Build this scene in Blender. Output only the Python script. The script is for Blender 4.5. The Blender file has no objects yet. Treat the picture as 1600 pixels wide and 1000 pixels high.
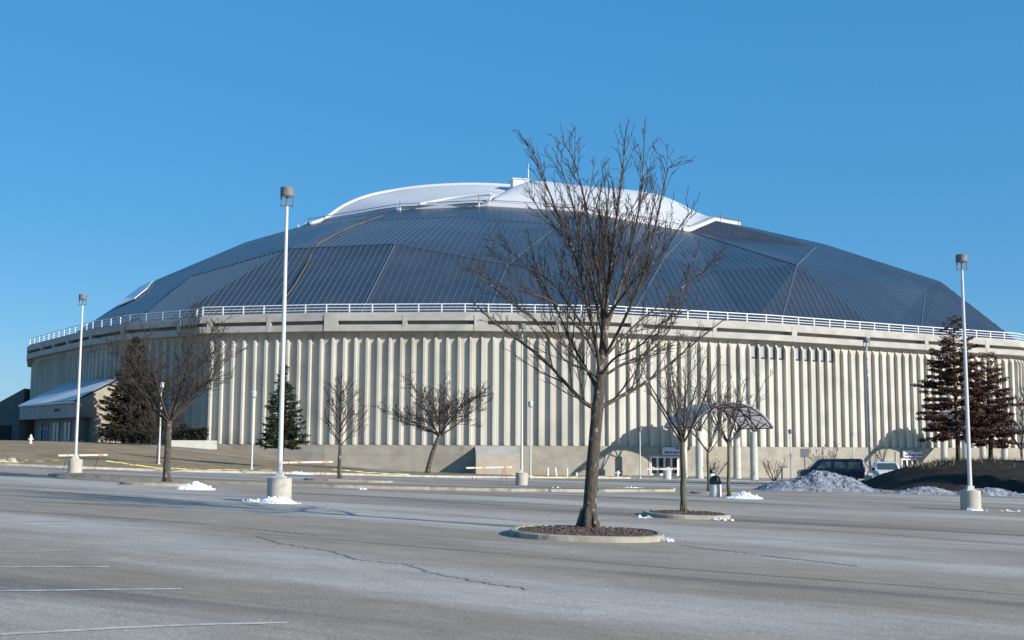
import bpy, bmesh, math, random
import numpy as np
from mathutils import Vector, Matrix, noise
R = math.radians
random.seed(7)
S = bpy.context.scene
COL = S.collection

# ------------------------------------------------------------------ camera, sky, sun
EYE = np.array([0.0, 0.0, 1.8]); FPX = 1800.0
PITCH = math.atan(196/1800.0); ROLL = R(0.3)
_f = np.array([0, math.cos(PITCH), math.sin(PITCH)]); _u0 = np.array([0, -math.sin(PITCH), math.cos(PITCH)]); _r0 = np.array([1., 0, 0])
_r = _r0*math.cos(ROLL)+_u0*math.sin(ROLL); _u = _u0*math.cos(ROLL)-_r0*math.sin(ROLL)
cam = bpy.data.cameras.new('camera'); camo = bpy.data.objects.new('camera', cam); COL.objects.link(camo)
cam.lens = 36*FPX/1600; cam.sensor_width = 36; cam.clip_end = 6000; cam.clip_start = .1
M3 = Matrix(((_r[0], _u[0], -_f[0]), (_r[1], _u[1], -_f[1]), (_r[2], _u[2], -_f[2])))
camo.matrix_world = Matrix.Translation(Vector(EYE)) @ M3.to_4x4()
S.camera = camo
SUN_AZ, SUN_EL = 56.0, 20.0
w = bpy.data.worlds.new('World'); S.world = w; w.use_nodes = True
nt = w.node_tree; bg = nt.nodes['Background']
sky = nt.nodes.new('ShaderNodeTexSky'); sky.sky_type = 'NISHITA'; sky.sun_disc = False
sky.sun_elevation = R(SUN_EL); sky.sun_rotation = R(180-SUN_AZ)
sky.air_density = 1.0; sky.dust_density = 0.25; sky.ozone_density = 3.0; sky.altitude = 300
hs = nt.nodes.new('ShaderNodeHueSaturation'); hs.inputs['Hue'].default_value = .497; hs.inputs['Saturation'].default_value = 1.28
mxs = nt.nodes.new('ShaderNodeMixRGB'); mxs.inputs[0].default_value = .62; mxs.inputs[2].default_value = (.58, 2.72, 5.7, 1)
nt.links.new(sky.outputs[0], hs.inputs['Color']); nt.links.new(hs.outputs[0], mxs.inputs[1]); nt.links.new(mxs.outputs[0], bg.inputs[0]); bg.inputs[1].default_value = 0.105
sl = bpy.data.lights.new('sun', 'SUN'); so = bpy.data.objects.new('sun', sl); COL.objects.link(so)
sl.energy = 5.0; sl.angle = R(0.53); sl.color = (1.0, 0.94, 0.86)
SUNV = Vector((math.sin(R(SUN_AZ))*math.cos(R(SUN_EL)), -math.cos(R(SUN_AZ))*math.cos(R(SUN_EL)), math.sin(R(SUN_EL))))
so.rotation_euler = SUNV.to_track_quat('Z', 'Y').to_euler(); so.location = (60, -60, 60)
S.view_settings.view_transform = 'Standard'; S.view_settings.look = 'None'
S.view_settings.exposure = 0.32; S.view_settings.gamma = 1
S.render.engine = 'CYCLES'

# ------------------------------------------------------------------ helpers
def ray(px, py): return _f+_r*(px-800)/FPX-_u*(py-500)/FPX
def aty(px, py, Y): d = ray(px, py); return EYE+d*Y/d[1]
def atz(px, py, z): d = ray(px, py); return EYE+d*(z-EYE[2])/d[2]

_ctl = []
def plane(x, y): return -.01-.0209*(x+7.3)-.0069*(y-36.5)
for x, y in ((0, 0), (-15, 0), (15, 0), (-25, -30), (25, -30), (0, 20), (-14, 30), (12, 25), (-7.3, 36.5), (17.7, 45), (-20, 45), (0, 45), (10, 36)):
    _ctl.append((x, y, plane(x, y)))
for px, py, Y in ((117, 739, 64.7), (815, 758, 72.4), (1340, 759, 80), (480, 722, 147), (560, 731, 146.5), (700, 740, 146), (880, 743, 147), (1030, 744, 150),
                  (1240, 748, 159), (1450, 752, 171), (1600, 754, 180), (330, 700, 150.5), (240, 696, 157), (100, 691, 165), (0, 691, 175),
                  (0, 727, 76), (240, 735, 80), (480, 740, 85), (700, 746, 92), (0, 701, 118), (120, 702, 118), (240, 712, 115), (1000, 748, 110), (1180, 752, 140)):
    p = aty(px, py, Y); _ctl.append((p[0], p[1], p[2]))
for p in ((-300, 190, 1.9), (-200, 80, 1.0), (-120, 40, .8), (-120, 300, 1.5), (120, 300, -1.8), (110, 200, -2.3), (90, 110, -2.2), (60, 60, -1.6), (60, 20, -1.2), (50, -30, -.8), (140, 60, -2.2), (0, 240, -.8)):
    _ctl.append(p)
_c = np.array(_ctl)
def _tps(d2):
    return np.where(d2 > 1e-9, .5*d2*np.log(np.maximum(d2, 1e-9)), 0)
_n = len(_c); _A = np.zeros((_n+3, _n+3))
_d2 = ((_c[:, None, :2]-_c[None, :, :2])**2).sum(-1)/1e4
_A[:_n, :_n] = _tps(_d2)+np.eye(_n)*2e-4
_A[:_n, _n] = 1; _A[:_n, _n+1:] = _c[:, :2]/100; _A[_n:, :_n] = _A[:_n, _n:].T
_w = np.linalg.solve(_A, np.r_[_c[:, 2], 0, 0, 0])
def T(x, y):
    d2 = ((_c[:, 0]-x)**2+(_c[:, 1]-y)**2)/1e4
    z = float(_tps(d2)@_w[:_n]+_w[_n]+_w[_n+1]*x/100+_w[_n+2]*y/100)
    r = math.hypot(x, y-120); t = min(1, max(0, (r-220)/250)); t = t*t*(3-2*t)
    return max(-4, min(3, z))*(1-t)+(-1.0)*t
def ghit(px, py):
    d = ray(px, py); lo, hi = 2.0, 2.0
    prev = None
    Y = 3.0
    while Y < 400:
        p = EYE+d*Y/d[1]
        if p[2] < T(p[0], p[1]):
            a, b = Y/1.04, Y
            for _ in range(18):
                m = (a+b)/2; q = EYE+d*m/d[1]
                if q[2] < T(q[0], q[1]): b = m
                else: a = m
            q = EYE+d*b/d[1]; return Vector((q[0], q[1], T(q[0], q[1])))
        Y *= 1.04
    p = EYE+d*145/d[1]; return Vector((p[0], p[1], T(p[0], p[1])))
def gat(px, Y, dz=0):
    x = aty(px, 700, Y)[0]; return Vector((x, Y, T(x, Y)+dz))

def tag(o, label=None, cat=None, group=None, kind=None):
    if label: o['label'] = label
    if cat: o['category'] = cat
    if group: o['group'] = group
    if kind: o['kind'] = kind
    return o
def empty(name, loc, rz=0):
    o = bpy.data.objects.new(name, None); COL.objects.link(o); o.location = loc; o.rotation_euler = (0, 0, rz); o.empty_display_size = .3
    return o
class MB:
    def __init__(s): s.v = []; s.f = []; s.m = []; s.uv = []
    def add(s, vs, fs, mi=0):
        b = len(s.v); s.v += [tuple(v) for v in vs]; s.f += [tuple(i+b for i in f) for f in fs]; s.m += [mi]*len(fs); return s
    def box(s, c, d, rz=0, mi=0, taper=1.0):
        x, y, z = d[0]/2, d[1]/2, d[2]/2; ca, sa = math.cos(rz), math.sin(rz); vs = []
        for sz in (-1, 1):
            k = taper if sz > 0 else 1
            for sx, sy in ((-1, -1), (1, -1), (1, 1), (-1, 1)):
                a, b = sx*x*k, sy*y*k; vs.append((c[0]+a*ca-b*sa, c[1]+a*sa+b*ca, c[2]+sz*z))
        return s.add(vs, [(3, 2, 1, 0), (4, 5, 6, 7), (0, 1, 5, 4), (1, 2, 6, 5), (2, 3, 7, 6), (3, 0, 4, 7)], mi)
    def tube(s, pts, rad, n=6, mi=0, cap=True):
        pts = [Vector(p) for p in pts]
        if not isinstance(rad, (list, tuple)): rad = [rad]*len(pts)
        vs = []; fs = []; ref = None
        for i, p in enumerate(pts):
            t = (pts[min(i+1, len(pts)-1)]-pts[max(i-1, 0)])
            if t.length < 1e-9: t = Vector((0, 0, 1))
            t.normalize()
            if ref is None: ref = Vector((1, 0, 0)) if abs(t.x) < .8 else Vector((0, 1, 0))
            a = (ref-t*ref.dot(t)).normalized(); b = t.cross(a); ref = a
            for k in range(n):
                q = 2*math.pi*k/n; vs.append(p+(a*math.cos(q)+b*math.sin(q))*rad[i])
        for i in range(len(pts)-1):
            for k in range(n):
                k2 = (k+1) % n; fs.append((i*n+k, i*n+k2, (i+1)*n+k2, (i+1)*n+k))
        if cap and n > 2: fs.append(tuple(range(n-1, -1, -1))); fs.append(tuple((len(pts)-1)*n+k for k in range(n)))
        return s.add(vs, fs, mi)
    def lathe(s, c, prof, n=24, mi=0):
        vs = []; fs = []
        for r, z in prof:
            for k in range(n):
                q = 2*math.pi*k/n; vs.append((c[0]+r*math.cos(q), c[1]+r*math.sin(q), c[2]+z))
        for i in range(len(prof)-1):
            for k in range(n):
                k2 = (k+1) % n; fs.append((i*n+k, i*n+k2, (i+1)*n+k2, (i+1)*n+k))
        fs.append(tuple(range(n-1, -1, -1))); fs.append(tuple((len(prof)-1)*n+k for k in range(n)))
        return s.add(vs, fs, mi)
    def build(s, name, mats, parent=None, smooth=False, uv=None):
        me = bpy.data.meshes.new(name); me.from_pydata(s.v, [], s.f)
        if not isinstance(mats, (list, tuple)): mats = [mats]
        for m in mats: me.materials.append(m)
        me.polygons.foreach_set('material_index', s.m)
        if smooth: me.polygons.foreach_set('use_smooth', [True]*len(s.f))
        me.update(); o = bpy.data.objects.new(name, me); COL.objects.link(o)
        if parent: o.parent = parent
        return o
def copy_tree(o, parent=None):
    c = o.copy(); COL.objects.link(c); c.parent = parent
    for ch in [x for x in bpy.data.objects if x.parent == o]: copy_tree(ch, c)
    return c

# ------------------------------------------------------------------ materials
def mat(name, c1, c2=None, scale=1.0, stretch=(1, 1, 1), rough=.85, metal=0, bump=0, bscale=None, spots=None, detail=6, lo=.35, hi=.65, spec=.3, rotz=0):
    m = bpy.data.materials.new(name); m.use_nodes = True; n = m.node_tree.nodes; l = m.node_tree.links
    b = n['Principled BSDF']; b.inputs['Roughness'].default_value = rough; b.inputs['Metallic'].default_value = metal
    b.inputs['Specular IOR Level'].default_value = spec
    b.inputs['Base Color'].default_value = (*c1, 1)
    if c2 is None and not bump: return m
    g = n.new('ShaderNodeNewGeometry'); mp = n.new('ShaderNodeMapping'); mp.inputs['Scale'].default_value = stretch; mp.inputs['Rotation'].default_value = (0, 0, rotz)
    l.new(g.outputs['Position'], mp.inputs[0])
    if c2 is not None:
        t = n.new('ShaderNodeTexNoise'); t.inputs['Scale'].default_value = scale; t.inputs['Detail'].default_value = detail; t.inputs['Roughness'].default_value = .6
        l.new(mp.outputs[0], t.inputs['Vector'])
        cr = n.new('ShaderNodeValToRGB'); cr.color_ramp.elements[0].position = lo; cr.color_ramp.elements[1].position = hi
        cr.color_ramp.elements[0].color = (*c1, 1); cr.color_ramp.elements[1].color = (*c2, 1)
        l.new(t.outputs['Fac'], cr.inputs[0]); last = cr.outputs[0]
        if spots:
            t2 = n.new('ShaderNodeTexNoise'); t2.inputs['Scale'].default_value = spots[1]; t2.inputs['Detail'].default_value = 3
            l.new(g.outputs['Position'], t2.inputs['Vector'])
            c3 = n.new('ShaderNodeValToRGB'); c3.color_ramp.elements[0].position = spots[2]; c3.color_ramp.elements[1].position = spots[3]
            l.new(t2.outputs['Fac'], c3.inputs[0])
            mx = n.new('ShaderNodeMixRGB'); l.new(c3.outputs[0], mx.inputs[0]); l.new(last, mx.inputs[1]); mx.inputs[2].default_value = (*spots[0], 1); last = mx.outputs[0]
        l.new(last, b.inputs['Base Color'])
    if bump:
        t3 = n.new('ShaderNodeTexNoise'); t3.inputs['Scale'].default_value = bscale or scale*4; t3.inputs['Detail'].default_value = 5
        l.new(mp.outputs[0], t3.inputs['Vector'])
        bp = n.new('ShaderNodeBump'); bp.inputs['Strength'].default_value = 1; bp.inputs['Distance'].default_value = bump
        l.new(t3.outputs['Fac'], bp.inputs['Height']); l.new(bp.outputs[0], b.inputs['Normal'])
    return m

def asphalt_mat():
    m = bpy.data.materials.new('old_asphalt'); m.use_nodes = True; n = m.node_tree.nodes; l = m.node_tree.links
    b = n['Principled BSDF']; b.inputs['Roughness'].default_value = .9; b.inputs['Specular IOR Level'].default_value = .25
    g = n.new('ShaderNodeNewGeometry')
    def nz(scale, stretch=(1, 1, 1), rot=0, detail=5, rough=.6):
        mp = n.new('ShaderNodeMapping'); mp.vector_type = 'TEXTURE'; mp.inputs['Rotation'].default_value = (0, 0, rot); mp.inputs['Scale'].default_value = stretch
        l.new(g.outputs['Position'], mp.inputs[0]); t = n.new('ShaderNodeTexNoise'); t.inputs['Scale'].default_value = scale; t.inputs['Detail'].default_value = detail; t.inputs['Roughness'].default_value = rough
        l.new(mp.outputs[0], t.inputs['Vector']); return t.outputs['Fac']
    def ramp(x, a, bb, c1, c2):
        r = n.new('ShaderNodeValToRGB'); r.color_ramp.elements[0].position = a; r.color_ramp.elements[1].position = bb
        r.color_ramp.elements[0].color = (*c1, 1); r.color_ramp.elements[1].color = (*c2, 1); l.new(x, r.inputs[0]); return r.outputs[0]
    def mix(f, a, bb, mode='MIX'):
        x = n.new('ShaderNodeMixRGB'); x.blend_type = mode
        if isinstance(f, float): x.inputs[0].default_value = f
        else: l.new(f, x.inputs[0])
        l.new(a, x.inputs[1])
        if isinstance(bb, tuple): x.inputs[2].default_value = (*bb, 1)
        else: l.new(bb, x.inputs[2])
        return x.outputs[0]
    ang = R(148)
    base = ramp(nz(.10, (1.6, 1, 1), ang), .38, .62, AS1, AS2)
    base = mix(ramp(nz(.5, (9, 1, 1), ang, 6), .42, .62, (0, 0, 0), (1, 1, 1)), base, AS3)           # worn tyre lanes
    base = mix(ramp(nz(.16, (5, 1, 1), ang, 4), .47, .60, (0, 0, 0), (.95, .95, .95)), base, SALT)    # dried road salt
    base = mix(ramp(nz(.42, (14, 1, 1), R(151), 4), .55, .66, (0, 0, 0), (.85, .85, .85)), base, DARKB)  # damp streaks
    base = mix(ramp(nz(1.6, (3, 1, 1), ang, 7, .7), .60, .72, (0, 0, 0), (.35, .35, .35)), base, DARKB)
    base = mix(ramp(nz(.33, (1.5, 1, 1), ang, 7, .75), .66, .74, (0, 0, 0), (.55, .55, .55)), base, (.12, .095, .08))   # oil and patching
    sp = ramp(nz(30, detail=4, rough=.8), .32, .68, (.55, .55, .55), (1.32, 1.32, 1.32))
    base = mix(1.0, base, sp, 'MULTIPLY')
    sp2 = ramp(nz(2.2, (2.5, 1, 1), ang, 8, .75), .3, .7, (.80, .80, .80), (1.14, 1.14, 1.14)); base = mix(1.0, base, sp2, 'MULTIPLY')
    l.new(base, b.inputs['Base Color'])
    bp = n.new('ShaderNodeBump'); bp.inputs['Distance'].default_value = .006; l.new(nz(60, detail=3), bp.inputs['Height']); l.new(bp.outputs[0], b.inputs['Normal'])
    return m
AS1 = (.305, .243, .182); AS2 = (.378, .310, .238); AS3 = (.402, .335, .266); SALT = (.515, .455, .398); DARKB = (.19, .160, .138)
def translucent(name, c):
    m = bpy.data.materials.new(name); m.use_nodes = True; n = m.node_tree.nodes; l = m.node_tree.links; n.remove(n['Principled BSDF'])
    d = n.new('ShaderNodeBsdfDiffuse'); t = n.new('ShaderNodeBsdfTranslucent'); x = n.new('ShaderNodeMixShader'); x.inputs[0].default_value = .62
    d.inputs[0].default_value = (*c, 1); t.inputs[0].default_value = (*[min(1, v*1.3) for v in c], 1); l.new(d.outputs[0], x.inputs[1]); l.new(t.outputs[0], x.inputs[2]); l.new(x.outputs[0], n['Material Output'].inputs[0]); return m
M = {}
M['asphalt'] = asphalt_mat()
M['grass'] = mat('dormant_grass', (.28, .19, .105), (.38, .27, .16), .25, rough=1, bump=.05, bscale=9, spots=((.15, .14, .07), .7, .5, .75))
M['walk'] = mat('walk_concrete', (.25, .235, .20), (.32, .30, .26), .6, rough=.95)
M['kerb'] = mat('kerb_concrete', (.30, .27, .21), (.40, .365, .295), 3, rough=.95, bump=.01, bscale=12, spots=((.20, .17, .13), 1.6, .55, .7))
M['kerb_white'] = mat('kerb_pale', (.30, .28, .235), (.50, .48, .41), 1.2, rough=.9)
M['brick'] = mat('median_paving', (.20, .145, .105), (.29, .23, .18), 2.5, rough=.95, bump=.01)
M['mulch'] = mat('bark_mulch', (.07, .045, .035), (.20, .14, .11), 18, rough=1, bump=.05, bscale=22)
M['wall'] = mat('precast_wall', (.44, .415, .355), (.60, .575, .505), .35, (5.5, 5.5, .09), rough=.9, spots=((.38, .36, .31), .22, .50, .78), bump=.01, bscale=2)
M['plinth'] = mat('plinth_concrete', (.29, .265, .215), (.37, .345, .285), .5, (1, 1, 1.4), rough=.95, spots=((.24, .22, .175), .35, .5, .8), bump=.01, bscale=3)
M['fascia'] = mat('fascia_concrete', (.36, .35, .315), (.46, .445, .40), .5, (1, 1, 2), rough=.9, spots=((.36, .34, .29), .5, .55, .8))
M['rail'] = mat('rail_paint', (.78, .78, .76), rough=.5)
M['roof'] = mat('coated_steel', (.030, .038, .054), (.042, .050, .067), .12, rough=.33, metal=0, spec=.6, spots=((.05, .06, .08), .06, .5, .75))
M['seam'] = mat('seam_steel', (.085, .105, .135), rough=.45, spec=.4)
M['rust'] = mat('rust_streak', (.16, .115, .06), rough=.8)
M['fabric'] = mat('white_fabric', (.50, .51, .525), (.56, .57, .585), .15, rough=.6)
M['white'] = mat('white_metal', (.60, .61, .62), rough=.5)
M['dark'] = mat('dark_void', (.02, .022, .025), rough=.6)
M['glass'] = mat('door_glass', (.012, .015, .018), rough=.08, spec=.6)
M['frame'] = mat('aluminium_frame', (.50, .51, .50), rough=.45, metal=.3)
M['pole'] = mat('pole_paint', (.56, .56, .545), rough=.5)
M['lamphead'] = mat('lamp_grey', (.13, .14, .145), (.18, .19, .20), 6, rough=.6, metal=0)
M['bark'] = mat('bark', (.052, .043, .033), (.125, .108, .085), 9, (3, 3, .7), rough=1, bump=.03, bscale=22, spots=((.30, .28, .25), 7, .60, .66))
M['twig'] = mat('twig', (.040, .032, .027), (.074, .058, .048), 3, rough=.95)
M['bark_green'] = mat('bark_greenish', (.08, .078, .048), (.15, .145, .10), 6, (3, 3, .6), rough=1, bump=.02, bscale=18)
M['needle'] = mat('needles', (.016, .026, .014), (.042, .058, .026), 3, rough=.9)
M['needle_brown'] = mat('needles_brownish', (.030, .030, .017), (.075, .066, .036), 2, rough=.9)
M['oakleaf'] = mat('oak_leaf', (.050, .023, .015), (.125, .055, .032), 3, rough=.8)
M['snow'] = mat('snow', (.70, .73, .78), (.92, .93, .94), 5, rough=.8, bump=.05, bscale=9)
M['dirtysnow'] = mat('dirty_snow', (.10, .11, .13), (.36, .38, .42), 2.6, rough=.85, bump=.09, bscale=5, spots=((.20, .19, .18), 4, .58, .7))
M['soil'] = mat('dark_soil', (.012, .010, .008), (.030, .024, .018), 1.4, rough=1, bump=.08, bscale=6, spots=((.055, .043, .027), 2.5, .62, .72))
M['hedge'] = mat('hedge', (.015, .018, .012), (.04, .042, .024), 4, rough=.95)
M['drygrass'] = mat('dry_grass', (.30, .23, .13), (.42, .34, .21), 4, rough=1)
M['paintline'] = mat('line_paint', (.40, .37, .33), (.62, .57, .50), 5, rough=.9, lo=.38, hi=.55)
M['crack'] = mat('sealant', (.085, .08, .075), (.17, .155, .135), 3, rough=.7)
M['black'] = mat('black_plastic', (.012, .013, .014), rough=.18, spec=.6)
M['bin'] = mat('bin_white', (.70, .66, .58), (.78, .74, .66), 14, rough=.8, bump=.01, bscale=60)
M['tape'] = mat('yellow_tape', (.62, .53, .16), rough=.6)
M['orange'] = mat('orange_paint', (.62, .27, .15), rough=.6); M['rustleg'] = mat('leg_paint', (.22, .10, .06), rough=.8)
M['board'] = mat('board_white', (.55, .52, .44), rough=.7)
M['vanblue'] = mat('van_blue', (.008, .009, .038), rough=.25, spec=.7)
M['vanwhite'] = mat('car_white', (.66, .68, .70), rough=.3, spec=.6)
M['carglass'] = mat('car_glass', (.05, .075, .08), rough=.1, spec=.8)
M['tyre'] = mat('tyre', (.015, .015, .015), rough=.8)
M['cloth'] = translucent('canopy_sheet', (.60, .58, .60))
M['hydrant'] = mat('hydrant_paint', (.75, .73, .68), rough=.5)
M['signpanel'] = mat('sign_panel', (.60, .62, .68), rough=.5)
M['letters'] = mat('sign_letters', (.02, .02, .09), rough=.5)
M['chrome'] = mat('chrome', (.5, .5, .5), rough=.2, metal=1)
M['lightlens'] = mat('lens', (.55, .08, .04), rough=.2)
M['lampglass'] = mat('lamp_glass', (.55, .55, .52), rough=.3)
M['col'] = mat('column_concrete', (.46, .46, .41), (.55, .55, .49), 1.5, rough=.85)
M['truss'] = mat('truss_steel', (.045, .047, .055), rough=.6)

# ------------------------------------------------------------------ ground
def sheet(name, xs, ys, zf, m, kind='structure', mask=None):
    b = MB(); nx = len(xs); vs = [(x, y, zf(x, y)) for y in ys for x in xs]
    fs = []
    for j in range(len(ys)-1):
        for i in range(nx-1):
            if mask and not mask((xs[i]+xs[i+1])/2, (ys[j]+ys[j+1])/2): continue
            fs.append((j*nx+i, j*nx+i+1, (j+1)*nx+i+1, (j+1)*nx+i))
    b.add(vs, fs); o = b.build(name, m, smooth=True); o['kind'] = kind; return o
def axis(a, b, step, far):
    l = [a+i*step for i in range(int((b-a)/step)+1)]; k = step
    lo = []; x = a; hi = []; y = l[-1]
    while x > -far: k *= 1.35; x -= k; lo.append(x)
    k = step
    while y < far: k *= 1.35; y += k; hi.append(y)
    return lo[::-1]+l+hi
GX = axis(-90, 100, 2.0, 3000); GY = axis(-20, 190, 2.0, 3000)
sheet('parking_lot', GX, GY, T, M['asphalt'])
_gx = np.array(GX); _gy = np.array(GY)
def TG(x, y):   # height of the faceted ground sheet itself
    i = int(np.searchsorted(_gx, x)-1); j = int(np.searchsorted(_gy, y)-1)
    x0, x1, y0, y1 = GX[i], GX[i+1], GY[j], GY[j+1]; u, v = (x-x0)/(x1-x0), (y-y0)/(y1-y0)
    return T(x0, y0)*(1-u)*(1-v)+T(x1, y0)*u*(1-v)+T(x0, y1)*(1-u)*v+T(x1, y1)*u*v

def strip(name, left, right, dz, m, nsub=12, kerb=0, cols=4, kind='structure', side=None):
    """draped band between two polylines; kerb > 0 gives it vertical sides"""
    def samp(pl, t):
        t *= len(pl)-1; i = min(int(t), len(pl)-2); return Vector(pl[i]).lerp(Vector(pl[i+1]), t-i)
    N = (len(left)-1)*nsub; b = MB(); vs = []; fs = []
    for i in range(N+1):
        a = samp(left, i/N); c = samp(right, i/N)
        for k in range(cols+1):
            p = a.lerp(c, k/cols); vs.append((p.x, p.y, T(p.x, p.y)+dz))
    w_ = cols+1
    for i in range(N):
        for k in range(cols): fs.append((i*w_+k, i*w_+k+1, (i+1)*w_+k+1, (i+1)*w_+k))
    b.add(vs, fs)
    if kerb:
        ring = [i*w_ for i in range(N+1)]+[N*w_+k for k in range(1, w_)]+[i*w_+cols for i in range(N-1, -1, -1)]+[k for k in range(cols-1, 0, -1)]
        vv = [vs[i] for i in ring]+[(vs[i][0], vs[i][1], vs[i][2]-kerb) for i in ring]; n = len(ring)
        b.add(vv, [(i, (i+1) % n, n+(i+1) % n, n+i) for i in range(n)], 1)
    o = b.build(name, m); o['kind'] = kind; return o

# lawn between the lot and the arena (rises to the left)
low = [(-5, 0)]
lawn_front = [ghit(x, y) for x, y in ((0, 727), (120, 732), (240, 736), (360, 739), (480, 741), (600, 744), (700, 746), (800, 747), (900, 747.5), (985, 748))]
lawn_front = [Vector((-110, 70, 0))]+lawn_front
lawn_back = [Vector((-120, 171, 0)), gat(0, 172), gat(100, 158), gat(180, 152), gat(250, 152), gat(330, 148.5), gat(480, 144.5), gat(600, 143.8), gat(700, 143.6), gat(860, 144), gat(985, 146)]
strip('lawn', lawn_front, lawn_back, .10, [M['grass'], M['kerb']], nsub=8, kerb=.2, cols=26)
wk_a = [Vector((-120, 163, 0)), gat(60, 156), gat(160, 146), gat(250, 134), gat(330, 130), gat(420, 128), gat(500, 122), gat(560, 110), gat(600, 97)]
wk_b = [Vector((-120, 168, 0)), gat(60, 161), gat(160, 150), gat(250, 141), gat(330, 137), gat(430, 135), gat(530, 129), gat(600, 118), gat(650, 101)]
strip('walkway', wk_a, wk_b, .125, [M['walk'], M['kerb']], nsub=10, cols=4)
# pale kerb along the lawn
kf = [p+Vector((0, -.28, 0)) for p in lawn_front[1:]]; kb = [p+Vector((0, .02, 0)) for p in lawn_front[1:]]
strip('kerb', kf, kb, .15, [M['kerb_white'], M['kerb_white']], nsub=8, kerb=.3, cols=1)
# paved strip in front of the entrances
ea = [gat(985, 128), gat(1080, 130), gat(1200, 136), gat(1350, 146), gat(1600, 160)]
eb = [gat(985, 146), gat(1080, 150), gat(1200, 155), gat(1350, 163), gat(1600, 177)]
strip('pavement', ea, eb, .12, [M['walk'], M['kerb']], nsub=8, kerb=.25, cols=5)
# long brick median
mf = [ghit(x, y) for x, y in ((75, 744.5), (160, 748.5), (240, 752), (330, 755.5), (400, 758), (520, 762), (640, 765), (760, 767.5), (900, 769), (1055, 768.5))]
mbk = [p+Vector((.3, 3.4, 0)) for p in mf]
strip('median', mf, mbk, .14, [M['brick'], M['kerb']], nsub=6, kerb=.3, cols=3)

def island(name, c, rx, ry, rot, h=.115, snowy=None, mulch=M['mulch']):
    b = MB(); n = 48; ca, sa = math.cos(rot), math.sin(rot)
    def ring(k, z):
        out = []
        for i in range(n):
            q = 2*math.pi*i/n; ex = 2/2.6
            x = math.copysign(abs(math.cos(q))**ex, math.cos(q))*rx*k; y = math.copysign(abs(math.sin(q))**ex, math.sin(q))*ry*k
            X, Y = c[0]+x*ca-y*sa, c[1]+x*sa+y*ca; out.append((X, Y, T(X, Y)+z))
        return out
    prof = [(1, -.1), (.992, h-.02), (.975, h), (.90, h), (.895, h-.03)]
    rs = [ring((k if i < 3 else 1-(.15/min(rx, ry))*1.0 if i == 3 else 1-(.16/min(rx, ry))), z) for i, (k, z) in enumerate(prof)]
    vs = sum(rs, []); fs = []
    for i in range(len(rs)-1):
        for k in range(n): fs.append((i*n+k, i*n+(k+1) % n, (i+1)*n+(k+1) % n, (i+1)*n+k))
    b.add(vs, fs, 0)
    kk = [1-(.16/min(rx, ry)), .7, .4, .1]; rs = [ring(k, h-.03+.05*(1-k)+0*i) for i, k in enumerate(kk)]
    vs = sum(rs, []); vs = [(x, y, z+random.uniform(-.012, .02)) for x, y, z in vs]; fs = []
    for i in range(3):
        for k in range(n): fs.append((i*n+k, i*n+(k+1) % n, (i+1)*n+(k+1) % n, (i+1)*n+k))
    fs.append(tuple(3*n+k for k in range(n))); b.add(vs, fs, 1)
    # loose bark chips
    for _ in range(int(260*rx*ry/3)):
        q = random.uniform(0, 6.28); k = math.sqrt(random.random())*(.86)
        x, y = math.cos(q)*rx*k, math.sin(q)*ry*k; X, Y = c[0]+x*ca-y*sa, c[1]+x*sa+y*ca
        b.box((X, Y, T(X, Y)+h+.0+.03*(1-k)), (random.uniform(.03, .08), random.uniform(.02, .04), .02), random.uniform(0, 3), 1)
    o = b.build(name, [M['kerb'], mulch]); o['kind'] = 'structure'; return o
pt = ghit(919, 833)
island('tree_island', (1.62, 25.0), 1.66, 1.75, R(-4))
p2 = ghit(1067, 806)
island('tree_island', (p2.x+.05, p2.y-.3), 1.25, 1.6, 0)
for px, py, rx, ry in ((248, 758, 1.6, 1.0), (545, 752, 2.6, 1.4), (1125, 772, 1.5, .7)):
    p = ghit(px, py); island('tree_island', (p.x, p.y), rx, ry, 0, mulch=M['brick'])

# painted bay lines and sealed cracks
def ribbon(name, pxs, wd, m, dz=.004, jit=0, sub=14):
    pts = [ghit(x, y) for x, y in pxs]; P = []
    for i in range(len(pts)-1):
        for k in range(sub): P.append(pts[i].lerp(pts[i+1], k/sub))
    P.append(pts[-1]); b = MB(); vs = []; L = len(P)
    for i, p in enumerate(P):
        t = (P[min(i+1, L-1)]-P[max(i-1, 0)]); t.z = 0; t.normalize(); nn = Vector((-t.y, t.x, 0))
        p = p+nn*random.uniform(-jit, jit); ww = wd*random.uniform(.8, 1.15) if jit else wd
        for s in (-.5, .5):
            q = p+nn*ww*s; vs.append((q.x, q.y, TG(q.x, q.y)+dz))
    b.add(vs, [(2*i, 2*i+1, 2*i+3, 2*i+2) for i in range(L-1)]); o = b.build(name, m); o['kind'] = 'structure'; return o
for pl in (((0, 992), (200, 981), (330, 976), (449, 973.5)), ((0, 924), (140, 922), (284, 920.5)), ((0, 886.5), (170, 886)), ((0, 862), (117, 861.5)), ((0, 843), (50, 842.5)), ((40, 814.5), (115, 815))):
    ribbon('bay_line', pl, .11, M['paintline'], dz=.006, jit=.006)
for pl, wd, j in ((((400, 833.5), (600, 850), (800, 867), (1000, 884), (1200, 900), (1400, 914), (1600, 930)), .03, .008),
                  (((1200, 824), (1350, 833), (1600, 852)), .05, .01), (((700, 804), (820, 815), (1000, 812)), .04, .05),
                  (((1190, 868), (1290, 879), (1340, 885)), .05, .03), (((400, 838), (440, 850), (520, 862), (560, 875), (640, 883), (675, 896), (760, 912), (830, 922)), .03, .07),
                  (((1060, 852), (1110, 858), (1180, 866)), .04, .05), (((0, 798), (150, 806), (300, 818), (400, 827), (500, 838)), .03, .05)):
    ribbon('pavement_crack', pl, wd*1.1, M['crack'], dz=.005, jit=j, sub=20)

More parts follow.
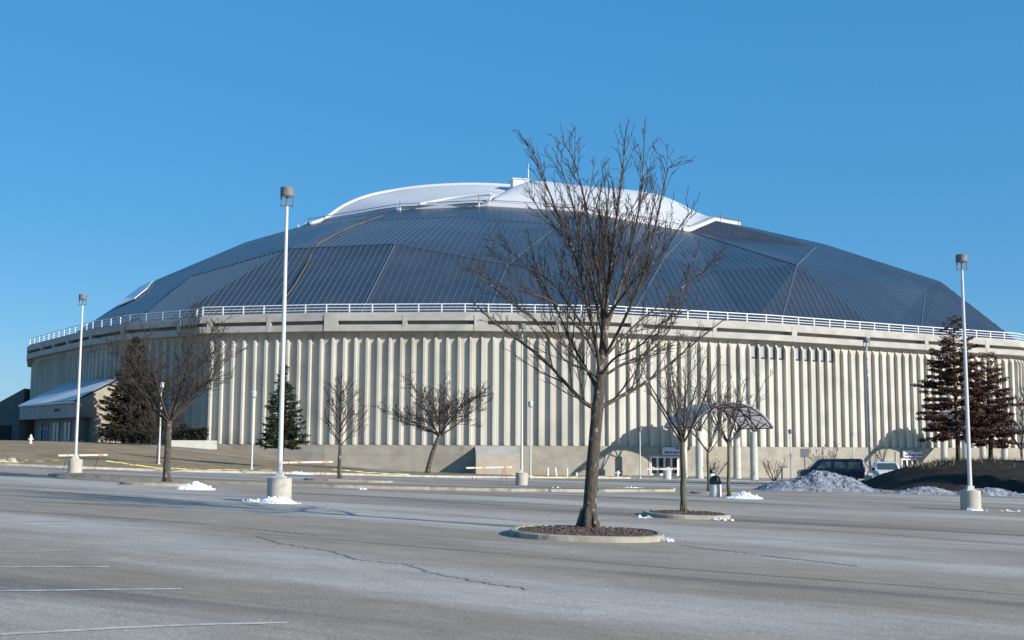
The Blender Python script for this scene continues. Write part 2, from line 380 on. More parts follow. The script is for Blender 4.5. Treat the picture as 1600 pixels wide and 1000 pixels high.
# ------------------------------------------------------------------ domed arena
arena = tag(empty('domed_arena', (5, 241, 0)), 'large domed arena with ribbed pale concrete walls and faceted dark blue metal roof', 'arena')
def AP(mb, name, mats, parent=None, smooth=False):
    o = mb.build(name, mats, smooth=smooth)
    if parent is None: o.parent = arena; o.matrix_parent_inverse = Matrix.Translation((-5, -241, 0))
    else: o.parent = parent
    return o
POLY = [(-93, 252), (-92.6, 220), (-84, 199), (-71.5, 182), (-62.6, 170), (-54, 160.8), (-42.6, 153.4), (-41.2, 151.2), (-24, 147.2), (-6, 145.8), (12, 147), (35, 156.5), (58, 169), (80, 180.5), (97, 200),
        (104, 225), (104, 255), (94, 285), (70, 312), (40, 330), (0, 336), (-40, 330), (-70, 312), (-88, 285)]
def offset(poly, d):
    out = []; n = len(poly)
    for i in range(n):
        p0, p1, p2_ = Vector(poly[i-1]), Vector(poly[i]), Vector(poly[(i+1) % n])
        a = (p1-p0).normalized(); c = (p2_-p1).normalized(); na = Vector((-a.y, a.x)); nc = Vector((-c.y, c.x))
        m_ = (na+nc); m_.normalize(); k = d/max(.5, m_.dot(na)); out.append(tuple(p1+m_*k))
    return out
def sweep(mb, prof, mi=0):
    n = len(POLY); rings = []; cache = {}
    for d, z in prof:
        if d not in cache: cache[d] = offset(POLY, d)
        rings.append([(x, y, z) for x, y in cache[d]])
    vs = sum(rings, []); fs = []
    for i in range(len(rings)-1):
        for k in range(n): k2 = (k+1) % n; fs.append((i*n+k, i*n+k2, (i+1)*n+k2, (i+1)*n+k))
    mb.add(vs, fs, mi)
WD = 1.35   # wall inset behind the fascia
b = MB(); sweep(b, [(WD, 1.70), (WD, 16.6)]); wallp = offset(POLY, WD)
fins = []
for i in range(len(wallp)):
    a = Vector(wallp[i]); c = Vector(wallp[(i+1) % len(wallp)]); L = (c-a).length; t = (c-a)/L; nn = Vector((t.y, -t.x))
    if L < 3 or i in range(15, 23): continue
    n = max(1, round(L/1.52))
    for k in range(n):
        p = a+t*L*(k+.5)/n; fins.append((p, t, nn, L/n))
        w1, w2, dp = .16, .14, .52
        q = lambda s, o, z: (p.x+t.x*s+nn.x*o, p.y+t.y*s+nn.y*o, z)
        vs = [q(-w1, -.05, 1.80), q(w1, -.05, 1.80), q(w2, dp, 1.80), q(-w2, dp, 1.80), q(-w1, -.05, 16.1), q(w1, -.05, 16.1), q(w2, dp, 15.1), q(-w2, dp, 15.1)]
        b.add(vs, [(0, 1, 2, 3), (4, 7, 6, 5), (0, 3, 7, 4), (3, 2, 6, 7), (2, 1, 5, 6)], 0)
wall = AP(b, 'wall', M['wall'])
b = MB(); sweep(b, [(.93, -4), (.93, .55)], 0); sweep(b, [(.95, .55), (.95, .60)], 0); sweep(b, [(.93, .60), (.93, 1.78), (WD+.3, 1.82)], 0)
AP(b, 'plinth', M['plinth'])
b = MB(); sweep(b, [(1.9, 16.25), (.05, 16.25), (0, 16.3), (0, 17.10), (.12, 17.12), (1.3, 17.12), (1.3, 17.6), (.12, 17.6), (0, 17.62), (0, 18.35), (.30, 18.4), (.30, 18.72), (.55, 18.72), (.6, 18.4), (7, 18.4)], 0)
AP(b, 'parapet', M['fascia'])
# piers across the fascia, found from where they stand along the front
def on_poly(px, d=0.0):
    poly = offset(POLY, d); s = (px-800)/FPX; best = None
    for i in range(len(poly)):
        a, c = Vector(poly[i]), Vector(poly[(i+1) % len(poly)])
        # slope of ray in plan
        k = aty(px, 600, 1.0)[0]
        den = (c.x-a.x)-k*(c.y-a.y)
        if abs(den) < 1e-9: continue
        t = (k*a.y-a.x)/den
        if 0 <= t <= 1:
            p = a.lerp(c, t)
            if p.y > 0 and (best is None or p.y < best[0].y): tt = (c-a).normalized(); best = (p, tt, Vector((tt.y, -tt.x)), i)
    return best
for px, wd in ((324, .75), (417, .55), (515, 1.75), (631, .6), (751, 1.75), (872, .6), (996, 1.75), (1118, .6), (1243, .9), (1358, .7), (1450, .7), (1545, .9), (276, .7), (188, 1.0), (138, .7), (102, .9), (80, .7), (62, .7)):
    p, t, nn, _ = on_poly(px)
    c = p-nn*.60; b = MB(); b.box((c.x, c.y, 17.33), (wd, 1.28 if wd < 1 else 1.36, 2.10), math.atan2(t.y, t.x)); AP(b, 'pier', M['fascia'])
# fascia floodlights
# railing
rp = offset(POLY, .42); b = MB()
for i in range(len(rp)):
    a, c = Vector(rp[i]), Vector(rp[(i+1) % len(rp)]); L = (c-a).length; t = (c-a)/L; rz = math.atan2(t.y, t.x)
    for z, h in ((19.78, .11), (19.38, .07), (19.02, .07)): b.box(((a.x+c.x)/2, (a.y+c.y)/2, z), (L, .07, h), rz)
    n = max(1, round(L/3.05))
    for k in range(n):
        p = a+t*L*k/n; b.box((p.x, p.y, 19.25), (.14, .10, 1.10), rz)
AP(b, 'railing', M['rail'])

# roof -----------------------------------------------------------------
CX, CY = 5.0, 241.0
PROF = [(0, 56), (20, 53), (45, 46.9), (59.5, 41.9), (78, 32.8), (91, 20.8), (98, 14)]
def zr(r):
    for (r0, z0), (r1, z1) in zip(PROF, PROF[1:]):
        if r <= r1: return z0+(z1-z0)*(r-r0)/(r1-r0)
    return PROF[-1][1]
def ell(px, py, rx, ry, sil=False):
    d = ray(px, py); k = d[0]/d[1]; best = None
    # x = k*Y ; ((kY-CX)/rx)^2+((Y-CY)/ry)^2 = 1
    A = k*k/rx**2+1/ry**2; B = -2*(k*CX/rx**2+CY/ry**2); C_ = CX*CX/rx**2+CY*CY/ry**2-1; D = B*B-4*A*C_
    Y = (-B-math.sqrt(D))/(2*A) if D > 0 and not sil else -B/(2*A)
    return Vector(EYE+d*Y/d[1])
def onsurf_old(px, py):
    d = ray(px, py); last = None; best = (1e9, None); Y = 120.0
    while Y < 241:
        p = EYE+d*Y/d[1]; r = math.hypot(p[0]-CX, p[1]-CY)
        e = p[2]-zr(r) if r < 97 else 99
        if e < best[0]: best = (e, p)
        if e <= 0: return Vector(p)
        Y += .25
    return Vector(best[1])
basep = offset(POLY, 4.2)
def onbase(px):
    k = aty(px, 505, 1.0)[0]; best = None
    for i in range(len(basep)):
        a, c = Vector(basep[i]), Vector(basep[(i+1) % len(basep)]); den = (c.x-a.x)-k*(c.y-a.y)
        if abs(den) < 1e-9: continue
        t = (k*a.y-a.x)/den
        if -.001 <= t <= 1.001:
            p = a.lerp(c, t)
            if best is None or p.y < best.y: best = p
    return Vector((best.x, best.y, 18.45))
V = {}
for k, px in dict(B1=195, B2=245, B3=560, B4=760, B5=982, B6=1172, B7=1217, B8=1385, B9=1437).items(): V[k] = onbase(px)
V['B0'] = Vector((-86, 212, 18.45)); V['B10'] = Vector((96, 210, 18.45))
POP = dict(M0b=1.06, M1=1.12, M2=1.13, M3=1.15, M4=.94, M6=1.05, M5=.99, U4=1.03, M8=1.0, U2=.97, U3=.97)
RE = dict(M=(76, 62), U=(59.5, 44), R=(46, 28))
for k, (x, y) in dict(M0=(245, 437), M0b=(300, 432), M1=(450, 389), M2=(618, 381), M3=(793, 413), M4=(1038, 403), M5=(1110, 423), M6=(1245, 415), M8=(1445, 455), M9=(1470, 440),
                      U0=(385, 378), U2=(548, 346), U3=(705, 339), U4=(875, 351), U7=(1275, 386), U6=(1290, 382), R0=(480, 351), R1=(620, 328), R2=(762, 322), R3=(905, 330), R4=(1078, 362), R5=(1118, 345), R6=(1157, 352)).items():
    kk = POP.get(k, 1.0)*(1.0 if x < 860 else {'M': 1.075, 'U': 1.02, 'R': 1.0}[k[0]]); V[k] = ell(x, y, RE[k[0]][0]*kk, RE[k[0]][1]*POP.get(k, 1.0), k in ('M0', 'M9', 'U0', 'U6', 'R0', 'R6'))
FAC = ['B0 B1 M0', 'B1 M0b U0 M0', 'B1 B2 M0b', 'B2 M1 M0b', 'B2 B3 M2 M1', 'B3 B4 M3 M2', 'M0b M1 U0', 'U0 M1 U2', 'M1 M2 U2', 'M2 U3 U2', 'M2 M3 U4 U3', 'U0 U2 R0', 'U2 R1 R0', 'U2 U3 R1', 'U3 R2 R1', 'U3 U4 R2', 'U4 R3 R2',
       'B4 B5 M4', 'B4 M4 M3', 'M3 M4 U4', 'U4 M4 R4', 'U4 R4 R3', 'B5 B6 M5', 'B5 M5 M4', 'M4 M5 R4', 'B6 B7 M6', 'B6 M6 M5', 'M5 M6 R4', 'R4 M6 U7', 'R4 U7 R5', 'R5 U7 U6', 'R5 U6 R6', 'B7 B8 M6', 'B8 B9 M8', 'B8 M8 M6', 'M6 M8 U7', 'U7 M8 M9', 'U7 M9 U6', 'B9 M9 M8', 'B9 B10 M9']
from mathutils.geometry import intersect_ray_tri
def onsurf(px, py):
    d = Vector(ray(px, py)); best = None
    for f in FAC:
        P = [V[k] for k in f.split()]
        for tr in ([P] if len(P) == 3 else [[P[0], P[1], P[2]], [P[0], P[2], P[3]]]):
            h = intersect_ray_tri(tr[0], tr[1], tr[2], d, Vector(EYE), True)
            if h is not None and (best is None or h.y < best.y): best = h
    return best if best is not None else ell(px, py, 46, 28)
GRP = {}
def pdir(a, c):
    v = V[c]-V[a]; v = Vector((v.x, v.y)); return v.normalized()
dL = pdir('B3', 'M2'); dR = (onsurf(1112, 400)-onsurf(1165, 468)); dR = Vector((dR.x, dR.y)).normalized()
dM = pdir('B4', 'M3'); 
b = MB()
for f in FAC:
    ks = f.split(); P = [V[k] for k in ks]
    tris = [P] if len(P) == 3 else [[P[0], P[1], P[2]], [P[0], P[2], P[3]]]
    cxm = sum(_p.x/_p.y for _p in P)/len(P)*FPX+800
    soft = any(k[0] == 'R' for k in ks) or ks[0] in ('B4',) or f in ('M3 M4 U4', 'M0b M1 U0', 'U0 M1 U2', 'B8 M8 M6', 'M6 M8 U7', 'U7 M8 M9', 'U7 M9 U6', 'B8 B9 M8', 'B1 M0b U0 M0', 'B0 B1 M0')
    for tr in tris:
        b.add(tr, [(0, 1, 2)], 0)
        nrm = (tr[1]-tr[0]).cross(tr[2]-tr[0]).normalized()
        if nrm.z < 0: nrm = -nrm
        d = dL if cxm < 775 else (Vector((-.05, 1)) if cxm < 985 else dR)
        if ks[0] == 'U4' and 'M4' not in ks and cxm < 880: d = dL
        d3 = Vector((d.x, d.y, 0)); d3.z = -(nrm.x*d.x+nrm.y*d.y)/nrm.z; d3.normalize()
        sd = nrm.cross(d3).normalized()
        pd = Vector((-d.y, d.x, 0)).normalized(); us = [p.dot(pd) for p in tr]; sp = 1.0; k = math.ceil(min(us)/sp)*sp
        while k < max(us):
            hits = []
            for i in range(3):
                u0, u1 = us[i], us[(i+1) % 3]
                if (u0-k)*(u1-k) < 0: hits.append(tr[i].lerp(tr[(i+1) % 3], (k-u0)/(u1-u0)))
            if len(hits) == 2 and (hits[0]-hits[1]).length > .5:
                a, c = hits; h = nrm*(.035 if soft else .075); s = sd*.045; o = -nrm*.02
                b.add([a-s+o, a+s+o, a+s*.6+h, a-s*.6+h, c-s+o, c+s+o, c+s*.6+h, c-s*.6+h], [(0, 4, 7, 3), (1, 2, 6, 5), (3, 7, 6, 2), (0, 3, 2, 1), (4, 5, 6, 7)], 0 if soft else 1)
            k += sp
# back half
chR = [V['B10'], V['M9'], V['U6'], V['R6']]; chL = [V['B0'], V['M0'], V['U0'], V['R0']]
def pol(p): return math.atan2(p.y-CY, p.x-CX), math.hypot(p.x-CX, p.y-CY), p.z
rings = []
NB = 10
for a, c in zip(chR, chL):
    t0, r0, z0 = pol(a); t1, r1, z1 = pol(c)
    if t1 < t0: t1 += 2*math.pi
    rings.append([Vector((CX+(r0+(r1-r0)*i/NB)*math.cos(t0+(t1-t0)*i/NB), CY+(r0+(r1-r0)*i/NB)*math.sin(t0+(t1-t0)*i/NB), z0+(z1-z0)*i/NB)) for i in range(NB+1)])
vs = sum(rings, []); fs = []
for j in range(3):
    for i in range(NB): a = j*(NB+1)+i; fs.append((a, a+1, a+NB+2, a+NB+1))
b.add(vs, fs, 0)
roof = AP(b, 'roof', [M['roof'], M['seam']])
b = MB()
for e, wd in (('B5 M4', .11), ('M4 R4', .12), ('B4 M3', .09), ('M3 U4', .08), ('B3 M2', .13), ('M6 U7', .14), ('B7 M6', .12), ('M8 B9', .10), ('M1 M2', .10), ('M2 M3', .10), ('M0b M1', .10), ('U2 U3', .08), ('U3 U4', .08), ('R4 M6', .10)):
    i_, j_ = e.split(); b.tube([V[i_]+Vector((0, -.02, .02)), V[j_]+Vector((0, -.02, .02))], wd, 6)
AP(b, 'ridge_cap', M['seam'])
# rusty run down the left of the roof
b = MB(); 
rust = [onsurf(x, y) for x, y in ((598, 339), (545, 358), (497, 383), (478, 418), (462, 446), (440, 476))]
b.tube([p+Vector((0, -.15, .22)) for p in rust], .09, 5); AP(b, 'roof_cable', M['rust'])['label'] = 'ochre conduit running down the left roof facets'
# glare on the far left facet, painted as a thin white polygon
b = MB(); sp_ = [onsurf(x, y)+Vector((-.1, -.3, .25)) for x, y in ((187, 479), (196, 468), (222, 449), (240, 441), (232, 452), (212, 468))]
b.add(sp_+[p-Vector((0, 0, .2)) for p in sp_], [(0, 5, 4, 3, 2, 1)]+[(i, (i+1) % 6, 6+(i+1) % 6, 6+i) for i in range(6)]); AP(b, 'roof_glare', M['snow'])  # glare only; borrows the white snow material
# curb ring round the fabric crown
ringpts = [V[k] for k in ('R0', 'R1', 'R2', 'R3', 'R4', 'R5', 'R6')]; fullring = ringpts+rings[3][1:-1]
b = MB(); n = len(fullring)
for i in range(n):
    a, c = fullring[i], fullring[(i+1) % n]; dirn = Vector((CX, CY, 0)); hh = .65
    ia = a.lerp(Vector((CX, CY, a.z)), .02); ic = c.lerp(Vector((CX, CY, c.z)), .02)
    b.add([a+Vector((0, 0, -.3)), c+Vector((0, 0, -.3)), c+Vector((0, 0, hh)), a+Vector((0, 0, hh)), ia+Vector((0, 0, hh)), ic+Vector((0, 0, hh)), ia, ic], [(0, 1, 2, 3), (3, 2, 5, 4), (4, 5, 7, 6)])
AP(b, 'crown_curb', M['white'])
b = MB(); b.tube([p+Vector((0, 0, 1.15)) for p in ringpts], .07, 5); AP(b, 'curb_rail', M['lamphead'])
# fabric shells
def interp(pl, t):
    t *= len(pl)-1; i = min(int(t), len(pl)-2); return pl[i].lerp(pl[i+1], t-i)
def shell(ridge, front, back, bulge, name):
    b = MB(); NU, NV = 40, 10; vs = []; fs = []
    for u in range(NU+1):
        r_ = interp(ridge, u/NU); f_ = interp(front, u/NU); k_ = interp(back, u/NU)
        for v in range(NV+1):
            t = v/NV; p = f_.lerp(r_, t); p.z += bulge*math.sin(math.pi*t)*math.sin(math.pi*u/NU)**.5; vs.append(p)
        for v in range(1, NV+1):
            t = v/NV; p = r_.lerp(k_, t); p.z += abs(bulge)*math.sin(math.pi*t)*.6; vs.append(p)
    w_ = 2*NV+1
    for u in range(NU):
        for v in range(w_-1): fs.append((u*w_+v, (u+1)*w_+v, (u+1)*w_+v+1, u*w_+v+1))
    b.add(vs, fs); return AP(b, name, M['fabric'], smooth=True)
def smooth(pl, n=30):
    out = []
    for i in range(n+1):
        t = i/n*(len(pl)-1); k = min(int(t), len(pl)-2); f = t-k
        p0, p1, p2_, p3 = pl[max(k-1, 0)], pl[k], pl[k+1], pl[min(k+2, len(pl)-1)]
        out.append(p1*1.0+(p2_-p0)*.5*f+(p0*2-p1*5+p2_*4-p3)*.5*f*f+(p1*3-p0-p2_*3+p3)*.5*f*f*f)
    return out
rl = smooth([Vector(aty(x, y, Y)) for x, y, Y in ((483, 350, 233), (507, 342, 234), (535, 323, 236), (570, 308, 238), (610, 299, 240), (660, 292, 240), (710, 289, 240), (750, 288.5, 240), (800, 291, 240), (850, 297, 240))])
up = Vector((0, 0, .6))
fl = smooth([V['R0']+up, V['R0'].lerp(V['R1'], .5)+up, V['R1']+up, V['R1'].lerp(V['R2'], .5)+up, V['R2']+up, V['R2'].lerp(V['R3'], .5)+up+Vector((0, 6, 0))])
br = rings[3]; bl = [br[-1], br[-2], br[-3], br[-4], br[-5]]
shell(rl, fl, bl, -.8, 'fabric_shell')
rr = smooth([Vector(aty(x, y, Y)) for x, y, Y in ((766, 317, 214), (783, 303, 219), (805, 291, 224), (838, 282.5, 229), (875, 286, 232), (925, 291.5, 234), (975, 295.5, 234), (1020, 302, 234), (1055, 314, 233), (1082, 329, 231), (1100, 338, 229), (1121, 343.5, 226))])
fr = smooth([V['R2']+up, V['R2'].lerp(V['R3'], .5)+up, V['R3']+up, V['R3'].lerp(V['R4'], .5)+up, V['R4']+up, V['R5']+up])
bk = [br[-5], br[5], br[3], br[1], br[0]]
shell(rr, fr, bk, 1.2, 'fabric_shell')
b = MB(); b.tube(rl, .42, 6); AP(b, 'arch_tube', M['white'], smooth=True); b = MB(); b.tube([p+Vector((0, -.5, .2)) for p in smooth([Vector(aty(x, y, Y)) for x, y, Y in ((655, 322, 217), (700, 313, 219), (735, 308.5, 219), (768, 306, 218))])], .28, 6)
AP(b, 'arch_tube', M['white'], smooth=True); b = MB(); b.tube([Vector(aty(x, y, Y)) for x, y, Y in ((764, 318, 214), (766, 310, 216), (772, 304, 218))], .28, 6)
AP(b, 'arch_tube', M['white'], smooth=True)
p = Vector(aty(812, 289, 236)); b = MB(); b.box(p, (3.4, 3, 1.6), .2); b.box(p+Vector((0, 0, .95)), (3.8, 3.3, .25), .2); AP(b, 'roof_hatch', M['white'])
b = MB(); a = Vector(aty(825.5, 286, 228)); b.tube([a, a+Vector((0, 0, 3.9))], [.13, .07], 6); AP(b, 'mast', M['rail'])
for x, y0, y1, k in ((477, 338, 352, 0), (466, 342, 355, 0), (625, 313, 329, 1), (748, 304, 323, 1), (1068, 341, 360, 1), (1081, 327, 336, 0), (1126, 331, 346, 1), (1154, 337, 352, 1)):
    q = onsurf(x, y1); Y = q.y; a = Vector(aty(x, y1, Y)); c = Vector(aty(x, y0, Y)); b = MB(); b.tube([a, a.lerp(c, .3)], .16, 5, 0); b.tube([a.lerp(c, .3), c], .07, 4, 1)
    AP(b, 'lightning_rod', [M['white'], M['lamphead']])
# clerestory windows under the parapet
b0 = on_poly(1175, WD)
for rng in ((1172, 1228), (1246, 1302)):
    cand = []
    for p, t, nn, sp in fins:
        q = p+t*sp/2; k = aty(1000, 545, 1)[0]
        pxx = 800+FPX*(q.x/q.y)+0
        cand.append((pxx, q, t, nn, sp))
    for pxx, q, t, nn, sp in cand:
        if rng[0] < pxx < rng[1] and q.y < 200:
            rz = math.atan2(t.y, t.x); b = MB(); c = q+nn*.03
            b.box((c.x, c.y, 14.75), (sp-.42, .10, 1.9), rz, 0); c2 = q+nn*.09-t*.12
            b.box((c2.x, c2.y, 14.75), (.55, .04, 1.5), rz, 1)
            wo = AP(b, 'window', [M['dark'], mat('window_pane', (.35, .37, .38), rough=.15) if 'pane' not in M else M['pane']])
            if 'pane' not in M: M['pane'] = wo.data.materials[1]

# utility block against the plinth
pl0 = on_poly(741, .93); pl1 = on_poly(803, .93); a, c = pl0[0], pl1[0]; t = pl0[1]; nn = pl0[2]
b = MB()
L = 5.4; D = 3.3; q = lambda s, o, z: (a.x+.2+t.x*s+nn.x*o, a.y+t.y*s+nn.y*o, z)
b.add([q(0, -.05, -2.6), q(L, -.05, -2.6), q(L, D, -2.6), q(0, D, -2.6), q(0, -.05, 1.66), q(L, -.05, 1.66), q(L, D, .45), q(0, D, .45)], [(3, 2, 6, 7), (0, 3, 7, 4), (2, 1, 5, 6)], 0)
b.add([q(0, 0, 1.664), q(L, 0, 1.664), q(L, D, .454), q(0, D, .454)], [(0, 3, 2, 1)], 1)
for k in (1.3, 2.7, 4.1): b.box(q(k, D/2, 1.08), (.05, .05, .04), 0, 1)
AP(b, 'service_block', [mat('block_concrete', (.40, .34, .27), (.48, .42, .34), 1.2, rough=.9), M['fascia']])

# door sets and signs
def text_mesh(body, size, m, name, depth=.01):
    cu = bpy.data.curves.new(name, 'FONT'); cu.body = body; cu.size = size; cu.extrude = depth; cu.align_x = 'LEFT'; cu.offset = .012
    o = bpy.data.objects.new(name, cu); COL.objects.link(o); dg = bpy.context.evaluated_depsgraph_get(); me = bpy.data.meshes.new_from_object(o.evaluated_get(dg))
    bpy.data.objects.remove(o); me.materials.clear(); me.materials.append(m); o2 = bpy.data.objects.new(name, me); COL.objects.link(o2); return o2
def doorset(px, nleaf, signpx, signw, base):
    p, t, nn, _ = on_poly(px, .93); rz = math.atan2(t.y, t.x); LW = 1.02; HH = 2.35; W = LW*nleaf
    def at(s, o, z): return (p.x+t.x*s+nn.x*o, p.y+t.y*s+nn.y*o, base+z)
    # dark recess surround
    b = MB(); b.box(at(0, .05, HH/2+.05), (W+.3, .12, HH+.25), rz); sur = AP(b, 'door_surround', M['frame'])
    for i in range(nleaf):
        s = (i-(nleaf-1)/2)*LW; b = MB()
        b.box(at(s, .125, HH/2), (LW*.74, .04, HH-.12), rz, 0)
        d = AP(b, 'door', [M['glass']])
        b = MB()
        for k in (-1, 1): b.box(at(s+k*LW*.43, .15, HH/2), (.13, .08, HH), rz)
        b.box(at(s, .15, .12), (LW*.74, .078, .22), rz); b.box(at(s, .15, HH-.06), (LW*.74, .078, .12), rz); b.box(at(s, .155, 1.0), (LW*.74, .07, .09), rz)
        fr_ = AP(b, 'door_frame', M['rail']); fr_.parent = d
        fr_.matrix_parent_inverse = Matrix.Identity(4)
    # sign
    p2_, t2, nn2, _ = on_poly(signpx, .93); r2 = math.atan2(t2.y, t2.x)
    b = MB(); c = p2_+nn2*.35; b.box((c.x, c.y, base+3.12), (signw, .3, .98), r2); sg = AP(b, 'sign', M['signpanel'])
    return sg, c, r2, t2, nn2
for (px, n, spx, sw, bz) in ((1036, 4, 1050, 3.6, -1.95), (1416, 3, 1419, 3.8, -2.25)):
    sg, c, r2, t2, nn2 = doorset(px, n, spx, sw, bz)
    for body, size, s0, z0 in (('WELCOME', .20, .05, .30), ('RENCE AND DOME', .34, -sw/2+.28, -.28)):
        o = text_mesh(body, size, M['letters'], 'lettering')
        wpx = sw*.9 if size > .3 else sw*.42
        wd = max(v.co.x for v in o.data.vertices); k = wpx/wd
        P = c+nn2*.165+t2*s0
        for v in o.data.vertices: v.co = Vector((P.x+t2.x*v.co.x*k-nn2.x*0+nn2.x*v.co.z, P.y+t2.y*v.co.x*k+nn2.y*v.co.z, bz+3.12+z0+v.co.y))
        o.parent = sg

# left entrance lobby
FA = Vector((-57.3, 152.0)); FB = Vector((-73, 171.5)); ft = (FB-FA).normalized(); fn = Vector((-ft.y, ft.x)) 
if fn.dot(Vector((0, -1))) < 0: fn = -fn
WA = Vector((-54.4, 161.4)); WB = Vector((-71, 183))
g0 = 1.4
lobby_m = mat('lobby_concrete', (.27, .275, .27), (.34, .34, .33), .6, rough=.9)
b = MB()
def P3(p, z): return (p.x, p.y, z)
# fascia block (upper front), recessed lower wall, right side wall
in1 = FA-fn*2.2; in2 = FB-fn*2.2
b.add([P3(FA, 5.2), P3(FB, 5.2), P3(FB, 7.3), P3(FA, 7.3), P3(in1, 5.2), P3(in2, 5.2)], [(0, 1, 2, 3), (0, 4, 5, 1)])
b.add([P3(in1, g0-1), P3(in2, g0-1), P3(in2, 5.2), P3(in1, 5.2)], [(0, 1, 2, 3)])
AP(b, 'lobby_front', lobby_m)
b = MB(); b.add([P3(FA, g0-2), P3(WA, g0-2), P3(WA, 10.9), P3(FA, 7.3)], [(0, 1, 2, 3)])
AP(b, 'lobby_side_wall', M['plinth']); b = MB()
b.add([P3(FB, g0-2), P3(WB, g0-2), P3(WB, 10.9), P3(FB, 7.3)], [(0, 3, 2, 1)])
AP(b, 'lobby_side_wall', M['plinth'])
b = MB(); e1 = FA+fn*.25; e2 = FB+fn*.25; WT = Vector((-69.8, 181.0))
b.add([P3(e1, 7.32), P3(e2, 7.32), P3(WT, 11.3), P3(WA, 11.1), P3(e1, 7.12), P3(e2, 7.12)], [(0, 3, 2, 1), (0, 1, 5, 4)])
AP(b, 'lobby_roof', mat('lobby_metal', (.42, .46, .54), (.50, .54, .60), .3, rough=.4, metal=.3))
b = MB(); m1 = e1.lerp(e2, .72); mw = WA.lerp(WT, .05)
b.add([P3(e1, 7.45), P3(m1, 7.36), P3(mw, 11.35), P3(WA, 11.2)], [(0, 3, 2, 1)]); AP(b, 'roof_flashing', M['white'])
for i in range(4):
    for j in range(2):
        s = .16+.2*i+.065*j; c = in1.lerp(in2, s)+fn*.08; b = MB(); rz = math.atan2(ft.y, ft.x)
        b.box((c.x, c.y, g0+1.75), (1.25, .06, 3.1), rz, 0)
        d = AP(b, 'door', [mat('lobby_glass', (.07, .10, .12), rough=.15) if 'lg' not in M else M['lg']]); M['lg'] = d.data.materials[0]
        b = MB()
        for k in (-.66, .66): b.box((c.x+ft.x*k+fn.x*.05, c.y+ft.y*k+fn.y*.05, g0+1.75), (.12, .08, 3.2), rz)
        b.box((c.x+fn.x*.05, c.y+fn.y*.05, g0+2.5), (1.2, .07, .1), rz)
        fo = AP(b, 'door_frame', M['frame']); fo.parent = d; fo.matrix_parent_inverse = Matrix.Identity(4)
o = text_mesh('ENTRANCE', .55, M['letters'], 'lettering'); rt = -ft
P = FA.lerp(FB, .36)+fn*.03
for v in o.data.vertices: v.co = Vector((P.x+rt.x*v.co.x*.9+fn.x*v.co.z, P.y+rt.y*v.co.x*.9+fn.y*v.co.z, 6.1+v.co.y))
o.parent = arena; o.matrix_parent_inverse = Matrix.Translation((-5, -241, 0))
# wing at far left
b = MB(); 
A0, A1 = Vector((-84.5, 200)), Vector((-99, 200))
b.add([P3(A0, 0), P3(A1, 0), P3(A1, 3.0), P3(A0, 11.2), P3(A0+Vector((0, 26)), 11.2), P3(A1+Vector((0, 26)), 3.0), P3(A0+Vector((0, 26)), 0), P3(A1+Vector((0, 26)), 0)], [(0, 1, 2, 3), (3, 2, 5, 4), (1, 7, 5, 2), (0, 3, 4, 6)])
AP(b, 'side_wing', mat('wing_panel', (.10, .12, .12), (.13, .15, .145), .5, rough=.8))
b = MB(); b.box((-93, 199.9, 3.2), (13, .5, 3.2)); AP(b, 'loading_bay', M['dark'])

